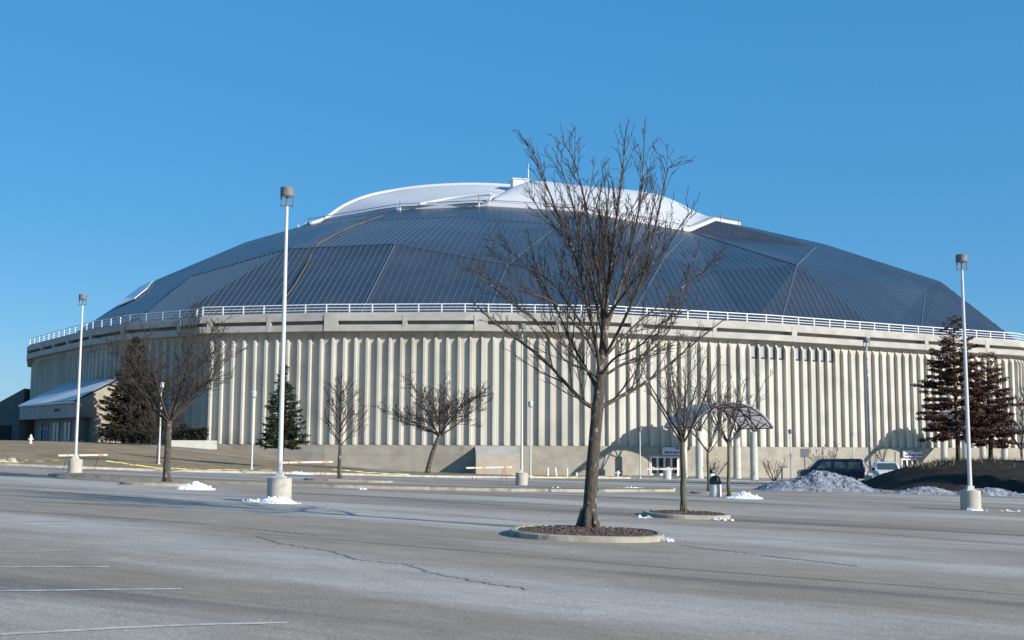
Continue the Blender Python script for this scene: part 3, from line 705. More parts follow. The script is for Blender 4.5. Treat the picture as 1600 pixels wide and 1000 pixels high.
# ------------------------------------------------------------------ barrel canopies on paired columns
def canopy(px, label, d0=6.0, d1=13.0, zoff=0, half=5.7):
    p, t, nn, _ = on_poly(px, .93); z0 = T(p.x+nn.x*12, p.y+nn.y*12)
    root = tag(empty('entrance_canopy', (p.x+nn.x*12, p.y+nn.y*12, z0+.1)), label, 'canopy', 'barrel canopies outside the arena doors')
    org = Vector((p.x+nn.x*12, p.y+nn.y*12)); zb = 4.15-z0-.1+zoff; rise = 2.95
    def loc(s, d, z): v = p+t*s+nn*d-org; return (v.x, v.y, z)
    rad = (half**2+rise**2)/(2*rise); am = math.asin(half/rad)
    def arc(a, off=0): return (rad+off)*math.sin(a), zb+rise-rad+(rad+off)*math.cos(a)
    N = 24; b = MB()
    for off, flip in ((0, 1), (.10, 0)):
        vs = []; 
        for i in range(N+1):
            s, z = arc(-am+2*am*i/N, off)
            for k in range(7): vs.append(loc(s, d0+(d1-d0)*k/6, z))
        fs = [(i*7+k, i*7+k+1, (i+1)*7+k+1, (i+1)*7+k) for i in range(N) for k in range(6)]
        b.add(vs, [f[::-1] for f in fs] if flip else fs)
    for d in (d0, d1):
        vs = []
        for i in range(N+1):
            for off in (0, .10): s, z = arc(-am+2*am*i/N, off); vs.append(loc(s, d, z))
        b.add(vs, [(2*i, 2*i+1, 2*i+3, 2*i+2) for i in range(N)])
    b.build('canopy_sheet', M['cloth'], root)
    b = MB()
    for d in (d0+.1, (d0+d1)/2, d1-.1):
        pts = [loc(*([arc(-am+2*am*i/16, -.12)[0], d, arc(-am+2*am*i/16, -.12)[1]])) for i in range(17)]; b.tube(pts, .09, 5)
    for i in range(0, 7):
        s, z = arc(-am+2*am*i/6, -.14); b.tube([loc(s, d0, z), loc(s, d1, z)], .07, 5)
    for i in range(6):
        s, z = arc(-am+2*am*i/6, -.15); s2, z2 = arc(-am+2*am*(i+1)/6, -.15); dm = (d0+d1)/2
        b.tube([loc(s, d0, z), loc(s2, dm, z2), loc(s, d1, z)], .05, 4); b.tube([loc(s2, d0, z2), loc(s, dm, z), loc(s2, d1, z2)], .05, 4)
    b.build('truss', M['truss'], root)
    for sx in (-1, 1):
        for d in (d0+1.6, d1-1.7):
            b = MB(); c = loc(sx*3.9, d, 0); H = 5.75+zoff
            b.lathe(c, [(.50, -.2), (.50, .5), (.47, .52), (.47, 3.9), (.50, 3.92), (.50, 4.0), (.44, 4.02), (.44, H), (.38, H+.05)], 20)
            b.build('column', M['col'], root, smooth=False)
            b = MB()
            for ds in (-1.3, 1.3):
                for dd in (-.9, .9):
                    s = sx*3.9+ds; s = max(-half+.05, min(half-.05, s)); a_ = math.asin(s/rad); z = arc(a_, -.15)[1]
                    b.tube([(c[0], c[1], H), loc(s, d+dd, z)], .08, 5)
            b.build('strut', M['truss'], root)
    return root
canopy(1060, 'arched blue grey canopy on round columns nearest the big bare tree')
canopy(1437, 'arched grey canopy partly hidden behind the brown leaved oaks')

# ------------------------------------------------------------------ lamps
def lot_lamp(px, py, Y, label, topy, small=False, base=True, face=0):
    p = Vector(aty(px, py, Y)); p.z = T(p.x, p.y)
    root = tag(empty('street_lamp', p), label, 'lamp post', 'tall lamp posts with drum heads in the parking lot')
    zt = 1.8+ (aty(px, topy, p.y)[2]-1.8); H = zt-p.z
    b = MB(); b.lathe((0, 0, 0), [(.38, -.3), (.38, .74), (.365, .76), (.02, .76)], 28); b.build('lamp_base', mat('drum_concrete', (.40, .37, .31), (.48, .45, .38), 3, rough=.95) if 'lb' not in M else M['lb'], root, smooth=False)
    b = MB(); b.box((0, 0, .79), (.36, .36, .05)); b.box((0, 0, .87), (.24, .24, .12)); b.lathe((0, 0, .93), [(.082, 0), (.070, H*.4), (.050, H-.93-.62)], 14); b.build('pole', M['pole'], root)
    b = MB(); b.box((0, 0, H-.60), (.42, .05, .04)); 
    for s in (-1, 1): b.box((s*.19, 0, H-.44), (.035, .05, .32))
    b.tube([(0, 0, H-.62), (0, 0, H-.28)], .04, 6); b.build('bracket', M['lamphead'], root)
    b = MB(); b.lathe((0, 0, H-.30), [(.205, 0), (.222, .02), (.222, .27), (.20, .30), (.02, .31)], 28); b.lathe((0, 0, H-.302), [(.18, -.01), (.18, .0)], 20, 1); b.build('lamp_head', [M['lamphead'], M['lampglass']], root)
    return root
lot_lamp(436, 785, 36.5, 'tall pale lamp post with a snow skirted concrete drum, left of centre', 293)
lot_lamp(117, 739, 64.7, 'pale lamp post on a round concrete drum at the left edge of the lot', 460)
lot_lamp(1517, 796, 45, 'tall lamp post on a concrete drum in front of the brown leaved oaks', 398)
lot_lamp(815, 758, 72.4, 'slender lamp post on a concrete drum before the concrete service block', 506)
lot_lamp(1360, 758, 79, 'slender lamp post rising behind the dirty snow heap beside the white pickup', 528)

def path_lamp(px, Y, topy, label, kind='globe'):
    p = gat(px, Y); zt = aty(px, topy, Y)[2]; H = zt-p.z
    root = tag(empty('path_lamp', p), label, 'lamp post', 'short white lamp posts along the arena wall')
    b = MB(); b.lathe((0, 0, 0), [(.14, -.1), (.14, .15), (.075, .2), (.06, H-.5)], 10); b.build('pole', M['pole'], root)
    b = MB(); b.lathe((0, 0, H-.52), [(.07, 0), (.20, .08), (.22, .38), (.24, .40), (.22, .50), (.03, .54)], 14, 0); b.build('lamp_head', M['frame'] if kind == 'globe' else M['lamphead'], root)
    return root
path_lamp(394, 88, 611, 'short white lamp post on the lawn left of the small spruce')
path_lamp(249, 92, 597, 'short white lamp post hidden among the bare branches at left')
path_lamp(829, 96, 627, 'short white lamp post just right of the service block')
path_lamp(1000, 128, 667, 'white lamp post with dark head in front of the left arched shadow', 'dark')
path_lamp(1235, 132, 671, 'white lamp post between the right canopy columns and the blue van', 'dark')
path_lamp(1333, 128, 673, 'white lamp post standing behind the blue van')

# round sign on a dark post, low bollard light, dark post
def post_sign(px, Y, topy, label, w_=.55, h_=.65, nm='sign_post'):
    p = gat(px, Y); H = aty(px, topy, Y)[2]-p.z; root = tag(empty(nm, p), label, 'sign')
    b = MB(); b.tube([(0, 0, -.1), (0, 0, H)], .05, 6); b.build('post', M['truss'], root)
    b = MB(); b.box((0, -.07, H-h_/2), (w_, .04, h_)); b.build('sign_panel', M['lamphead'], root)
post_sign(1257, 125, 701, 'dark sign panel on a thin post left of the blue van', .95, .95)
post_sign(1398, 112, 706, 'dark post standing right behind the white pickup', .12, .5)
p = gat(1221, 118); root = tag(empty('bollard_light', p), 'low dark post light with a flat top near the bare shrub', 'bollard light')
b = MB(); b.box((0, 0, .7), (.13, .13, 1.6)); b.build('post', M['truss'], root); b = MB(); b.box((.15, 0, 1.58), (.75, .4, .16)); b.build('lamp_head', M['lamphead'], root)
# wall bollards
for i, (px, lean, h_) in enumerate(((856, 0, .9), (870, -.18, .95), (886, 0, .9), (901, 0, .45))):
    p = gat(px, 126, .1); b = MB(); b.tube([(0, 0, -.2), (lean, 0, h_)], .10, 8); b.tube([(lean, 0, h_), (lean*1.02, 0, h_+.04)], [.10, .04], 8)
    o = b.build('bollard', M['rail']); o.location = p
    tag(o, ('white upright bollard at the left end of the row by the wall', 'leaning white bollard, second from the left by the wall', 'white upright bollard right of the leaning one', 'short white stub bollard next to the big tree trunk')[i], 'bollard', 'white bollards by the wall')
def hydrant(px, Y, label, cap):
    p = gat(px, Y, .1); root = tag(empty('fire_hydrant', p), label, 'hydrant', 'fire hydrants on the grass')
    b = MB(); b.lathe((0, 0, 0), [(.2, -.1), (.2, .05), (.13, .07), (.12, .62), (.17, .64), (.17, .70)], 12); b.build('barrel', M['hydrant'], root)
    b = MB(); b.lathe((0, 0, .70), [(.16, 0), (.13, .14), (.05, .22), (.05, .30)], 12); b.build('bonnet', cap, root)
    b = MB(); b.tube([(-.27, 0, .48), (.27, 0, .48)], .075, 8); b.tube([(0, -.25, .42), (0, .05, .42)], .09, 8); b.build('nozzle', M['hydrant'], root)
    root.scale = (1.05,)*3
hydrant(47.5, 133, 'white fire hydrant at the far left on top of the brown lawn', M['hydrant'])
hydrant(965, 124, 'white hydrant with a black top beside the wall near the doors', M['black'])

# trash cans
def bin_(px, py, label, sc=1.0, Y=None):
    p = ghit(px, py) if Y is None else gat(px, Y, .12); root = tag(empty('trash_can', p), label, 'trash can', 'round trash cans')
    b = MB(); b.lathe((0, 0, 0), [(.27, 0), (.275, .03), (.275, .58), (.26, .6)], 28); b.build('can_body', M['bin'], root)
    b = MB(); b.lathe((0, 0, .575), [(.30, 0), (.305, .05), (.29, .15)] + [(.285*math.cos(a), .15+.255*math.sin(a)) for a in (.2, .4, .6, .8, 1.0, 1.2, 1.4, 1.52)], 28)
    b.build('dome_lid', M['black'], root, smooth=True)
    b = MB(); b.box((.14, -.25, .80), (.26, .05, .15), .5); b.build('flap', M['lamphead'], root)
    root.scale = (sc,)*3
bin_(1118, 776, 'pale round trash can with a glossy black domed lid beside the slim tree', 1.0)
bin_(1111, 0, 'small distant trash can with a dark lid between canopy columns', 1.2, 126)
# concrete planter tubs near the doors
for px, Y, lab in ((1042, 121, 'round concrete tub standing in front of the glass doors'),):
    p = gat(px, Y, .1); b = MB(); b.lathe((0, 0, 0), [(.42, -.1), (.45, .9), (.38, .92), (.36, .85)], 18); o = b.build('planter', M['col']); o.location = p; tag(o, lab, 'planter')

# barricades and tape
def barricade(px0, px1, py, label, h_=.95):
    a = ghit(px0+4, py); c = ghit(px1-4, py); d = (c-a); L = d.length+.5; rz = math.atan2(d.y, d.x); mid = (a+c)/2
    mid.z = T(mid.x, mid.y)
    root = tag(empty('barricade', mid, rz), label, 'barricade', 'striped plank barricades at the lot edge')
    b = MB(); n = 12
    for i in range(n): b.box((-L/2+L*(i+.5)/n, 0, h_), (L/n, .04, .11), 0, 1 if i % 6 == 4 else 0)
    b.build('plank', [M['board'], M['orange']], root)
    for s in (-1, 1):
        b = MB()
        for k in (-1, 1): b.tube([(s*L*.32, k*.03, h_+.05), (s*L*.32+k*.16, k*.38, 0)], .016, 5)
        b.build('leg', M['rustleg'], root)
barricade(90, 167, 736, 'orange and white plank barricade beside the left lamp post')
barricade(433, 520, 745, 'orange and white plank barricade behind the snow skirted lamp post')
barricade(728, 800, 752, 'orange and white plank barricade before the concrete service block')
barricade(1010, 1062, 752, 'striped barricade near the glass doors left of the canopy')
def tape(pts, label):
    P = [Vector(aty(x, y, Y)) for x, y, Y in pts]; Q = []
    for i in range(len(P)-1):
        for k in range(10): Q.append(P[i].lerp(P[i+1], k/10)+Vector((0, 0, random.uniform(-.02, .02))))
    Q.append(P[-1]); b = MB(); vs = []
    for q in Q: tw = random.uniform(-.05, .05); vs += [(q.x, q.y+tw, max(q.z, T(q.x, q.y)+.13)+.025), (q.x, q.y-tw, max(q.z, T(q.x, q.y)+.13)-.025)]
    b.add(vs, [(2*i, 2*i+1, 2*i+3, 2*i+2) for i in range(len(Q)-1)]); o = b.build('barrier_tape', M['tape']); tag(o, label, 'tape', 'yellow barrier tape')
tape(((-20, 721, 72), (30, 722, 73), (92, 719, 72)), 'yellow tape stretching off left from the leftmost barricade')
tape(((166, 720, 73), (200, 725, 75), (245, 731, 77), (300, 733, 79), (370, 734, 80), (435, 735, 80)), 'yellow tape sagging from the left barricade across behind the snow skirted lamp post')
tape(((520, 733, 80), (570, 738, 82), (640, 741, 84), (728, 740, 76)), 'yellow tape running between the two middle barricades')
tape(((800, 741, 76), (850, 746, 84), (900, 746, 86), (960, 743, 86), (1012, 743.5, 84)), 'yellow tape passing behind the big tree trunk to the doors')

# stray stones
for i, (px, py, s) in enumerate(((4, 724, .35), (18, 723, .38), (40, 722, .2))):
    p = ghit(px, py); b = MB()
    bm = bmesh.new(); bmesh.ops.create_icosphere(bm, subdivisions=2, radius=s)
    for v in bm.verts: v.co *= 1+.35*noise.noise(v.co*4+Vector((i*7, 0, 0))); v.co.z *= .6
    me = bpy.data.meshes.new('rock'); bm.to_mesh(me); bm.free(); me.materials.append(M['kerb_white']); o = bpy.data.objects.new('rock', me); COL.objects.link(o); o.location = p+Vector((0, 0, s*.3))
    tag(o, ('pale rock at the very left edge of the lawn', 'larger pale rock second from the left edge', 'small pale rock right of the larger ones')[i], 'rock', 'pale rocks at the lawn edge')

# ------------------------------------------------------------------ snow
def pile(name, c, lx, ly, h, seed, m, label, chunk=.35, n=70, sharp=1.0, skew=0, rz=0, profile=None):
    b = MB(); ca, sa = math.cos(rz), math.sin(rz); vs = []; fs = []; nx = n; ny = max(14, int(n*ly/lx))
    off = Vector((seed*13.7, seed*3.1, 0))
    for j in range(ny+1):
        for i in range(nx+1):
            u = -1+2*i/nx; v = -1+2*j/ny; x, y = u*lx, v*ly; X, Y = c[0]+x*ca-y*sa, c[1]+x*sa+y*ca
            e = 1-math.sqrt(u*u+v*v)
            env = max(0, e+.22*noise.noise(Vector((x, y, 0))*(.9/max(.5, h))+off))
            hh = profile(u, v) if profile else h*(env**.75)
            if profile: hh *= 1+.18*noise.noise(Vector((x, y, 0))*.8+off)
            rg = (1-abs(noise.noise(Vector((x, y, 0))/chunk+off)))*.5+(1-abs(noise.noise(Vector((x, y, 3))/(chunk*.4)+off)))*.28
            z = (hh*(.30+.95*rg**1.6) if lx < 3 else hh*(.60+.55*rg))-.03 if hh > 0.001 else -.08
            vs.append((X, Y, TG(X, Y)+z))
    for j in range(ny):
        for i in range(nx): a = j*(nx+1)+i; fs.append((a, a+1, a+nx+2, a+nx+1))
    b.add(vs, fs)
    rnd = random.Random(seed)
    for _ in range(int(9*(1 if lx < 3 else 7))):
        q = rnd.uniform(0, 6.28); k = rnd.uniform(.3, 1.08); x, y = math.cos(q)*lx*k, math.sin(q)*ly*k; X, Y = c[0]+x*ca-y*sa, c[1]+x*sa+y*ca
        s = rnd.uniform(.015, .05)*(1 if lx < 3 else 1.8); e = max(0, 1-k); hh = (profile(math.cos(q)*k, math.sin(q)*k) if profile else h*e**.75)*.8
        b.box((X, Y, TG(X, Y)+hh+s*.2), (s*2, s*1.5, s*1.3), rnd.uniform(0, 3), 0, taper=rnd.uniform(.4, .9))
    o = b.build(name, m); tag(o, label, 'snow pile', 'snow piles left on the lot'); return o
p = ghit(306, 765); pile('snow_pile', (p.x, p.y), .75, .5, .42, 1, M['snow'], 'small bright chunky snow heap right of the left roadside tree', .16)
p = Vector(aty(436, 785, 36.5)); pile('snow_pile', (p.x+.05, p.y-.55), .68, .42, .34, 2, M['snow'], 'white snow banked around the foot of the tall left lamp post', .13)
pile('snow_pile', (p.x-.75, p.y-.1), .45, .3, .12, 12, M['snow'], 'thin patch of snow just left of the tall lamp drum', .13)
p = ghit(1163, 779); pile('snow_pile', (p.x, p.y), .85, .6, .44, 3, M['snow'], 'small white snow heap right of the domed trash can', .15)
p = ghit(1517, 797); pile('snow_pile', (p.x, p.y-.42), .45, .25, .16, 4, M['snow'], 'small snow skirt at the drum of the right lamp post', .12)
pile('snow_pile', (p.x+1.5, p.y-.2), .5, .25, .06, 14, M['snow'], 'thin snow crust right of the right lamp drum', .12)
p = ghit(432, 738); p = ghit(465, 741); pile('snow_pile', (p.x, p.y), 1.2, .7, .28, 5, M['snow'], 'low snow patch under the second barricade', .2)
p = ghit(545, 751); pile('snow_pile', (p.x+.5, p.y+.2), 1.7, .45, .22, 6, M['snow'], 'thin snow left on the island of the slim bare tree', .2)
for i, (px, py, lx) in enumerate(((940, 846, .18), (1040, 846, .2), (1003, 809, .35), (1128, 813, .3), (565, 765, .25), (995, 764, 1.6), (1045, 765, .7), (868, 763, .35))):
    p = ghit(px, py); pile('snow_scrap', (p.x, p.y), lx, lx*.45, .05+lx*.08, 20+i, M['snow'], ('tiny snow scrap against the front kerb of the big tree island', 'snow scrap at the right tip of the big tree island', 'snow scrap left of the second tree island', 'snow scrap right of the second tree island', 'crumb of snow on the open lot', 'long thin snow streak on the median', 'short snow streak right end of the median', 'small snow scrap left of the big trunk')[i], .1, 24)
# big dirty heap
hp = ghit(1285, 768)
def hp_prof(u, v):
    e = max(0, 1-abs(v)**1.6)
    crest = np.interp(u, [-1, -.8, -.45, -.2, -.02, .12, .35, .6, .8, 1], [0, .36, .76, .88, 1.22, 1.18, 1.02, .80, .42, 0])
    return float(crest)*e
pile('snow_heap', (hp.x+.1, hp.y+1.9), 3.6, 2.0, 1.2, 31, M['dirtysnow'], 'large dirty snow heap with a dark hollow in front of the blue van', .5, 130, profile=hp_prof)
def strip_prof(u, v):
    return (.34+.14*math.sin(u*9))*max(0, 1-abs(v)**2)*max(0, 1-abs(u)**6)
p = gat(1400, 65.2); q = gat(1600, 65.2)
pile('snow_bank', ((p.x+q.x)/2+.6, 65.2), 5.2, .9, .4, 33, M['dirtysnow'], 'long low bank of dirty snow along the foot of the dark mound', .4, 150, profile=strip_prof, rz=0)

# ------------------------------------------------------------------ dark mound on the right
def mound_h(x, y):
    c = [(23.0, 0), (24.6, .8), (26.3, 1.5), (28.5, 1.95), (32, 2.05), (42, 2.1), (50, 2.0), (58, 1.7), (66, 1.0), (72, 0)]
    hx = float(np.interp(x, [a for a, _ in c], [h for _, h in c]))
    v = (y-75.5)/8.2
    return hx*max(0, 1-abs(v)**2.2)
xs = [22+.5*i for i in range(104)]; ys = [66+.4*i for i in range(48)]
sheet('mound', xs, ys, lambda x, y: T(x, y)-.06+mound_h(x, y)*(1+.05*noise.noise(Vector((x, y, 0))*.5))+.03*noise.noise(Vector((x, y, 0))*1.5), M['soil'])
b = MB(); rnd = random.Random(5)
for _ in range(5200):
    x = rnd.uniform(26, 60); y = rnd.gauss(76.5, 2.2); 
    if mound_h(x, y) < .6 or (rnd.random() > .25 and y < 75): continue
    z = T(x, y)-.06+mound_h(x, y); h_ = rnd.uniform(.10, .34); a = rnd.uniform(0, 6.28); lx_, ly_ = rnd.uniform(-.1, .1), rnd.uniform(-.1, .1); wx, wy = math.cos(a)*.02, math.sin(a)*.02
    b.add([(x-wx, y-wy, z-.03), (x+wx, y+wy, z-.03), (x+lx_, y+ly_, z+h_)], [(0, 1, 2)])
o = b.build('dry_grass', M['drygrass']); o['kind'] = 'stuff'; o['label'] = 'dry tan grass along the top of the dark mound'
def mz(px, Y):
    x = aty(px, 710, Y)[0]; return Vector((x, Y, T(x, Y)-.08+mound_h(x, Y)))

# ------------------------------------------------------------------ trees
def rot(d, ang, az):
    a = d.orthogonal().normalized(); a.rotate(Matrix.Rotation(az, 3, d)); v = Vector(d); v.rotate(Matrix.Rotation(ang, 3, a)); return v
class Tree:
    def __init__(s, seed, rmin, trunk_sides=10): s.r = random.Random(seed); s.rmin = rmin; s.trunk = MB(); s.crown = MB(); s.n = 0; s.ts = trunk_sides
    def limb(s, pts, r0, r1, mb=None, sides=6):
        n = len(pts); rad = [max(s.rmin, r0+(r1-r0)*(i/(n-1))**.8) for i in range(n)]
        (mb or s.crown).tube(pts, rad, sides, cap=False); return rad
    def grow(s, pos, d, L, r, lvl, P):
        seg = P['seg'][min(lvl, len(P['seg'])-1)]; n = max(2, int(L/seg)); pts = [Vector(pos)]; d = Vector(d).normalized(); step = L/n
        wob = P['wob'][min(lvl, len(P['wob'])-1)]; trop = P['trop'][min(lvl, len(P['trop'])-1)]
        dirs = [d.copy()]
        for i in range(n):
            d = (d+Vector((s.r.uniform(-wob, wob), s.r.uniform(-wob, wob), s.r.uniform(-wob, wob)))+Vector((0, 0, trop*step))).normalized()
            pts.append(pts[-1]+d*step); dirs.append(d.copy())
        s.crown_or(lvl).tube(pts, [max(s.rmin, r*(1-.78*i/n)) for i in range(n+1)], (7, 6, 5, 4, 3, 3)[min(lvl, 5)], cap=False)
        s.kids(pts, dirs, L, r, lvl, P)
    def crown_or(s, lvl): return s.crown
    def kids(s, pts, dirs, L, r, lvl, P, start=None):
        if lvl >= P['max']: return
        n = len(pts)-1; cnt = P['dens'][min(lvl, len(P['dens'])-1)]*L; cnt = int(cnt)+(s.r.random() < cnt-int(cnt)); t0 = P['t0'][min(lvl, len(P['t0'])-1)] if start is None else start
        for k in range(cnt):
            t = t0+(1-t0)*(k+s.r.random())/cnt; t = min(.98, t); i = min(n-1, int(t*n)); f = t*n-i
            p = pts[i].lerp(pts[i+1], f); d = dirs[i]
            ang = R(s.r.uniform(*P['ang'])); nd = rot(d, ang, s.r.uniform(0, 6.283))
            nd.z += P.get('lift', .25); nd.normalize()
            if nd.z < P.get('minz', -.1): nd.z = abs(nd.z)*.3
            ratio = P['ratio'][min(lvl, len(P['ratio'])-1)]
            nl = L*ratio*(1-P.get('cut', .62)*t)*s.r.uniform(.65, 1.25)
            if nl < P['minl']: nl = P['minl']*s.r.uniform(.7, 1.3)
            s.grow(p, nd, nl, max(s.rmin, r*(1-.78*t)*.46), lvl+1, P)
def dirs_of(pts): return [(pts[min(i+1, len(pts)-1)]-pts[max(i-1, 0)]).normalized() for i in range(len(pts))]
def finish(tr, root, mt, mc):
    tr.trunk.build('trunk', mt, root, smooth=True); tr.crown.build('crown', mc, root, smooth=True)

# the big tree in the island
TY = 26.3
tb = Vector(aty(919, 832, TY)); tb.z = T(tb.x, tb.y)+.10
big = tag(empty('bare_tree', tb), 'tall leafless tree with a thick mottled trunk in the nearest kerbed island', 'tree')
tr = Tree(11, .0055)
def w2(px, py, dy=0): return Vector(aty(px, py, TY+dy))-tb
tp = smooth([w2(919, 836), w2(921, 800), w2(925, 740), w2(929, 690), w2(932, 655), w2(934, 632)], 16)
rad = [.225, .198, .172, .158, .152, .148, .146, .143, .141, .139, .137, .136, .136, .137, .140, .145, .145]
tr.trunk.tube(tp, rad, 16)
for k in range(6):
    a = k*1.05+.3; tr.trunk.tube([Vector((math.cos(a)*.30, math.sin(a)*.30, -.06)), Vector((math.cos(a)*.20, math.sin(a)*.20, .10)), Vector((math.cos(a)*.12, math.sin(a)*.12, .42))], [.05, .075, .05], 6)
tr.limb(smooth([w2(934, 636), w2(938, 595), w2(942, 550), w2(946, 500)], 12), .135, .085, tr.trunk, 12)
limbs = [
 ([(934, 640, 0), (912, 628, -.1), (885, 600, -.3), (850, 562, -.5), (805, 528, -.8), (770, 502, -.9), (738, 470, -1.0)], .085, .018),
 ([(936, 638, 0), (965, 622, .1), (1005, 600, .2), (1050, 566, .4), (1090, 532, .5), (1130, 500, .6)], .082, .018),
 ([(934, 610, 0), (915, 575, .3), (893, 535, .6), (868, 480, .9), (835, 430, 1.2), (800, 395, 1.4), (765, 370, 1.5)], .062, .012),
 ([(938, 590, 0), (930, 530, -.3), (914, 460, -.5), (893, 385, -.8), (862, 310, -1.0), (838, 250, -1.1), (833, 232, -1.1)], .072, .012),
 ([(943, 545, 0), (940, 470, .3), (930, 400, .5), (915, 320, .8), (898, 255, .9), (880, 222, 1.0)], .075, .012),
 ([(945, 510, 0), (952, 430, -.2), (962, 350, -.3), (972, 270, -.4), (978, 205, -.5)], .085, .012),
 ([(945, 520, 0), (968, 450, .4), (990, 370, .7), (1003, 290, .9), (1007, 208, 1.0)], .072, .012),
 ([(944, 560, 0), (975, 500, -.5), (1005, 430, -.9), (1025, 350, -1.2), (1042, 270, -1.3), (1048, 262, -1.3)], .062, .012),
 ([(940, 590, 0), (975, 568, .5), (1020, 545, 1.0), (1055, 500, 1.4), (1078, 440, 1.6), (1085, 400, 1.6)], .055, .012),
 ([(942, 575, 0), (910, 520, -.5), (875, 480, -1.0), (835, 460, -1.4), (790, 450, -1.6), (745, 425, -1.7)], .05, .011),
 ([(944, 540, 0), (925, 440, -.6), (905, 360, -.9), (890, 300, -1.1), (868, 240, -1.2)], .05, .011),
 ([(946, 500, 0), (990, 440, -.8), (1035, 395, -1.2), (1065, 350, -1.4), (1080, 330, -1.4)], .05, .011),
 ([(946, 500, 0), (940, 420, 1.0), (948, 330, 1.6), (940, 260, 1.9)], .055, .011),
 ([(940, 585, 0), (960, 560, -1.0), (1000, 540, -1.8), (1040, 500, -2.2), (1090, 480, -2.4)], .045, .011),
 ([(938, 600, 0), (920, 580, 1.0), (880, 560, 1.8), (835, 500, 2.3), (800, 470, 2.4)], .045, .011),
 ([(946, 515, 0), (915, 430, 1.2), (880, 370, 1.8), (845, 330, 2.2), (825, 300, 2.2)], .05, .011),
 ([(936, 600, 0), (900, 560, -.6), (860, 520, -1.1), (810, 480, -1.5), (760, 440, -1.7), (728, 425, -1.8)], .042, .010),
 ([(944, 560, 0), (990, 510, .8), (1040, 470, 1.5), (1090, 430, 1.9), (1118, 405, 2.0)], .042, .010),
 ([(942, 560, 0), (905, 500, 1.2), (860, 440, 2.0), (800, 410, 2.5), (770, 400, 2.6)], .040, .010),
 ([(948, 500, 0), (985, 420, 1.2), (1015, 350, 1.8), (1025, 300, 2.0)], .05, .011),
]
PB = dict(seg=(.3, .22, .16, .12), wob=(.03, .055, .08, .1), trop=(.12, .30, .35, .3), dens=(3.6, 4.4, 4.4, 3), t0=(.1, .14, .15, .2), ang=(20, 46), ratio=(.46, .46, .5, .5), minl=.18, cut=.86, max=3, lift=.22, minz=.0)
for pts, r0, r1 in limbs:
    P = smooth([w2(*q) for q in pts], 18); r0 *= .70; tr.limb(P, r0, r1*.7, tr.trunk, 8)
    L = sum((P[i+1]-P[i]).length for i in range(len(P)-1)); tr.kids(P, dirs_of(P), L, r0, 0, PB, start=.12)
# fine tips beyond the limb ends are grown by the same rule
for pts, r0, r1 in limbs:
    P = [w2(*q) for q in pts]; d = (P[-1]-P[-2]).normalized(); tr.grow(P[-1], d, .18, r1*.7, 3, PB)
finish(tr, big, M['bark'], M['twig'])

def bare(px, py, Y, topy, label, seed, r0, fork, spread, nmain, up=.5, group='bare trees in the lot islands', lean=0, P=None, mt=None, leader=False, sc=None, zoff=.1, rmin=None):
    p = Vector(aty(px, py, Y)) if py else gat(px, Y); p.z = T(p.x, p.y)+zoff
    root = tag(empty('bare_tree', p), label, 'tree', group)
    H = aty(px, topy, p.y)[2]-p.z; t = Tree(seed, rmin or max(.007, Y*.00017)); rd = t.r
    fz = H*fork
    tp = [Vector((lean*H*.1*(i/6)**1.3+rd.uniform(-.02, .02), rd.uniform(-.02, .02), fz*i/6)) for i in range(7)]; tp[0].z = -.2
    t.trunk.tube(tp, [r0*1.35, r0*1.08]+[r0*(1-.04*i) for i in range(5)], 10)
    for k in range(5):
        a = k*1.26; t.trunk.tube([Vector((math.cos(a)*r0*1.5, math.sin(a)*r0*1.5, -.05)), Vector((math.cos(a)*r0*.7, math.sin(a)*r0*.7, .25))], [r0*.3, r0*.4], 5)
    PP = dict(seg=(.35, .25, .2, .2), wob=(.05, .075, .09, .1), trop=(.16, .18, .2, .2), dens=(3.4, 3.8, 3.0, 2), t0=(.15, .15, .15, .2), ang=(22, 48), ratio=(.45, .5, .5, .5), minl=.28, max=3, lift=.2, minz=-.05)
    if P: PP.update(P)
    top = tp[-1]; Lc = H-fz
    if leader:
        pts = [top+Vector((rd.uniform(-.04, .04), rd.uniform(-.04, .04), Lc*i/8)) for i in range(9)]; pts[0] = top
        t.limb(pts, r0*.8, .015, t.trunk, 8)
        for k in range(nmain):
            f = (k+.3)/nmain*.9; q = top+Vector((0, 0, Lc*f)); az = k*2.4+rd.uniform(-.3, .3); ll = spread*(1-f*.8)*rd.uniform(.85, 1.15)
            d = Vector((math.cos(az), math.sin(az), up+.5*f)); t.grow(q, d, ll, r0*.36*(1-f*.6), 1, PP)
    else:
        for k in range(nmain):
            az = k*2.4+rd.uniform(-.4, .4); el = up+rd.uniform(-.15, .35) if k else 3.0
            q = top-Vector((0, 0, fz*.10*rd.random())); d = Vector((math.cos(az), math.sin(az), el)).normalized()
            need = min(Lc/max(.35, d.z), math.hypot(spread, Lc*.75)); t.grow(q, d, need*rd.uniform(.8, 1.0), r0*.40, 0, PP)
    t.trunk.build('trunk', mt or M['bark_green'], root, smooth=True); t.crown.build('crown', M['twig'], root, smooth=True); return root
p2 = ghit(1067, 806)
bare(1068, 806, p2.y, 505, 'young bare tree in the second kerbed island, left of the domed trash can', 21, .085, .385, 1.7, 8, up=1.3, P=dict(dens=(2.2, 2.6, 2.4, 2)))
pq = ghit(1139, 777)
bare(1139, 777, pq.y, 545, 'slim bare tree directly right of the domed trash can', 22, .075, .38, 1.7, 7, up=1.1, P=dict(dens=(2.2, 2.6, 2.4, 2)))
bare(1106, 0, 62, 560, 'thin bare tree standing behind the domed trash can', 23, .07, .30, 1.8, 7, up=.9, P=dict(dens=(2.2, 2.6, 2.4, 2)))
p5 = ghit(530, 751)
bare(530, 751, p5.y, 585, 'slim bare tree with upright leader in front of the wall, right of the small spruce', 24, .11, .30, 2.3, 24, up=.9, leader=True, mt=M['bark'], P=dict(dens=(4, 4.4, 3, 2)))
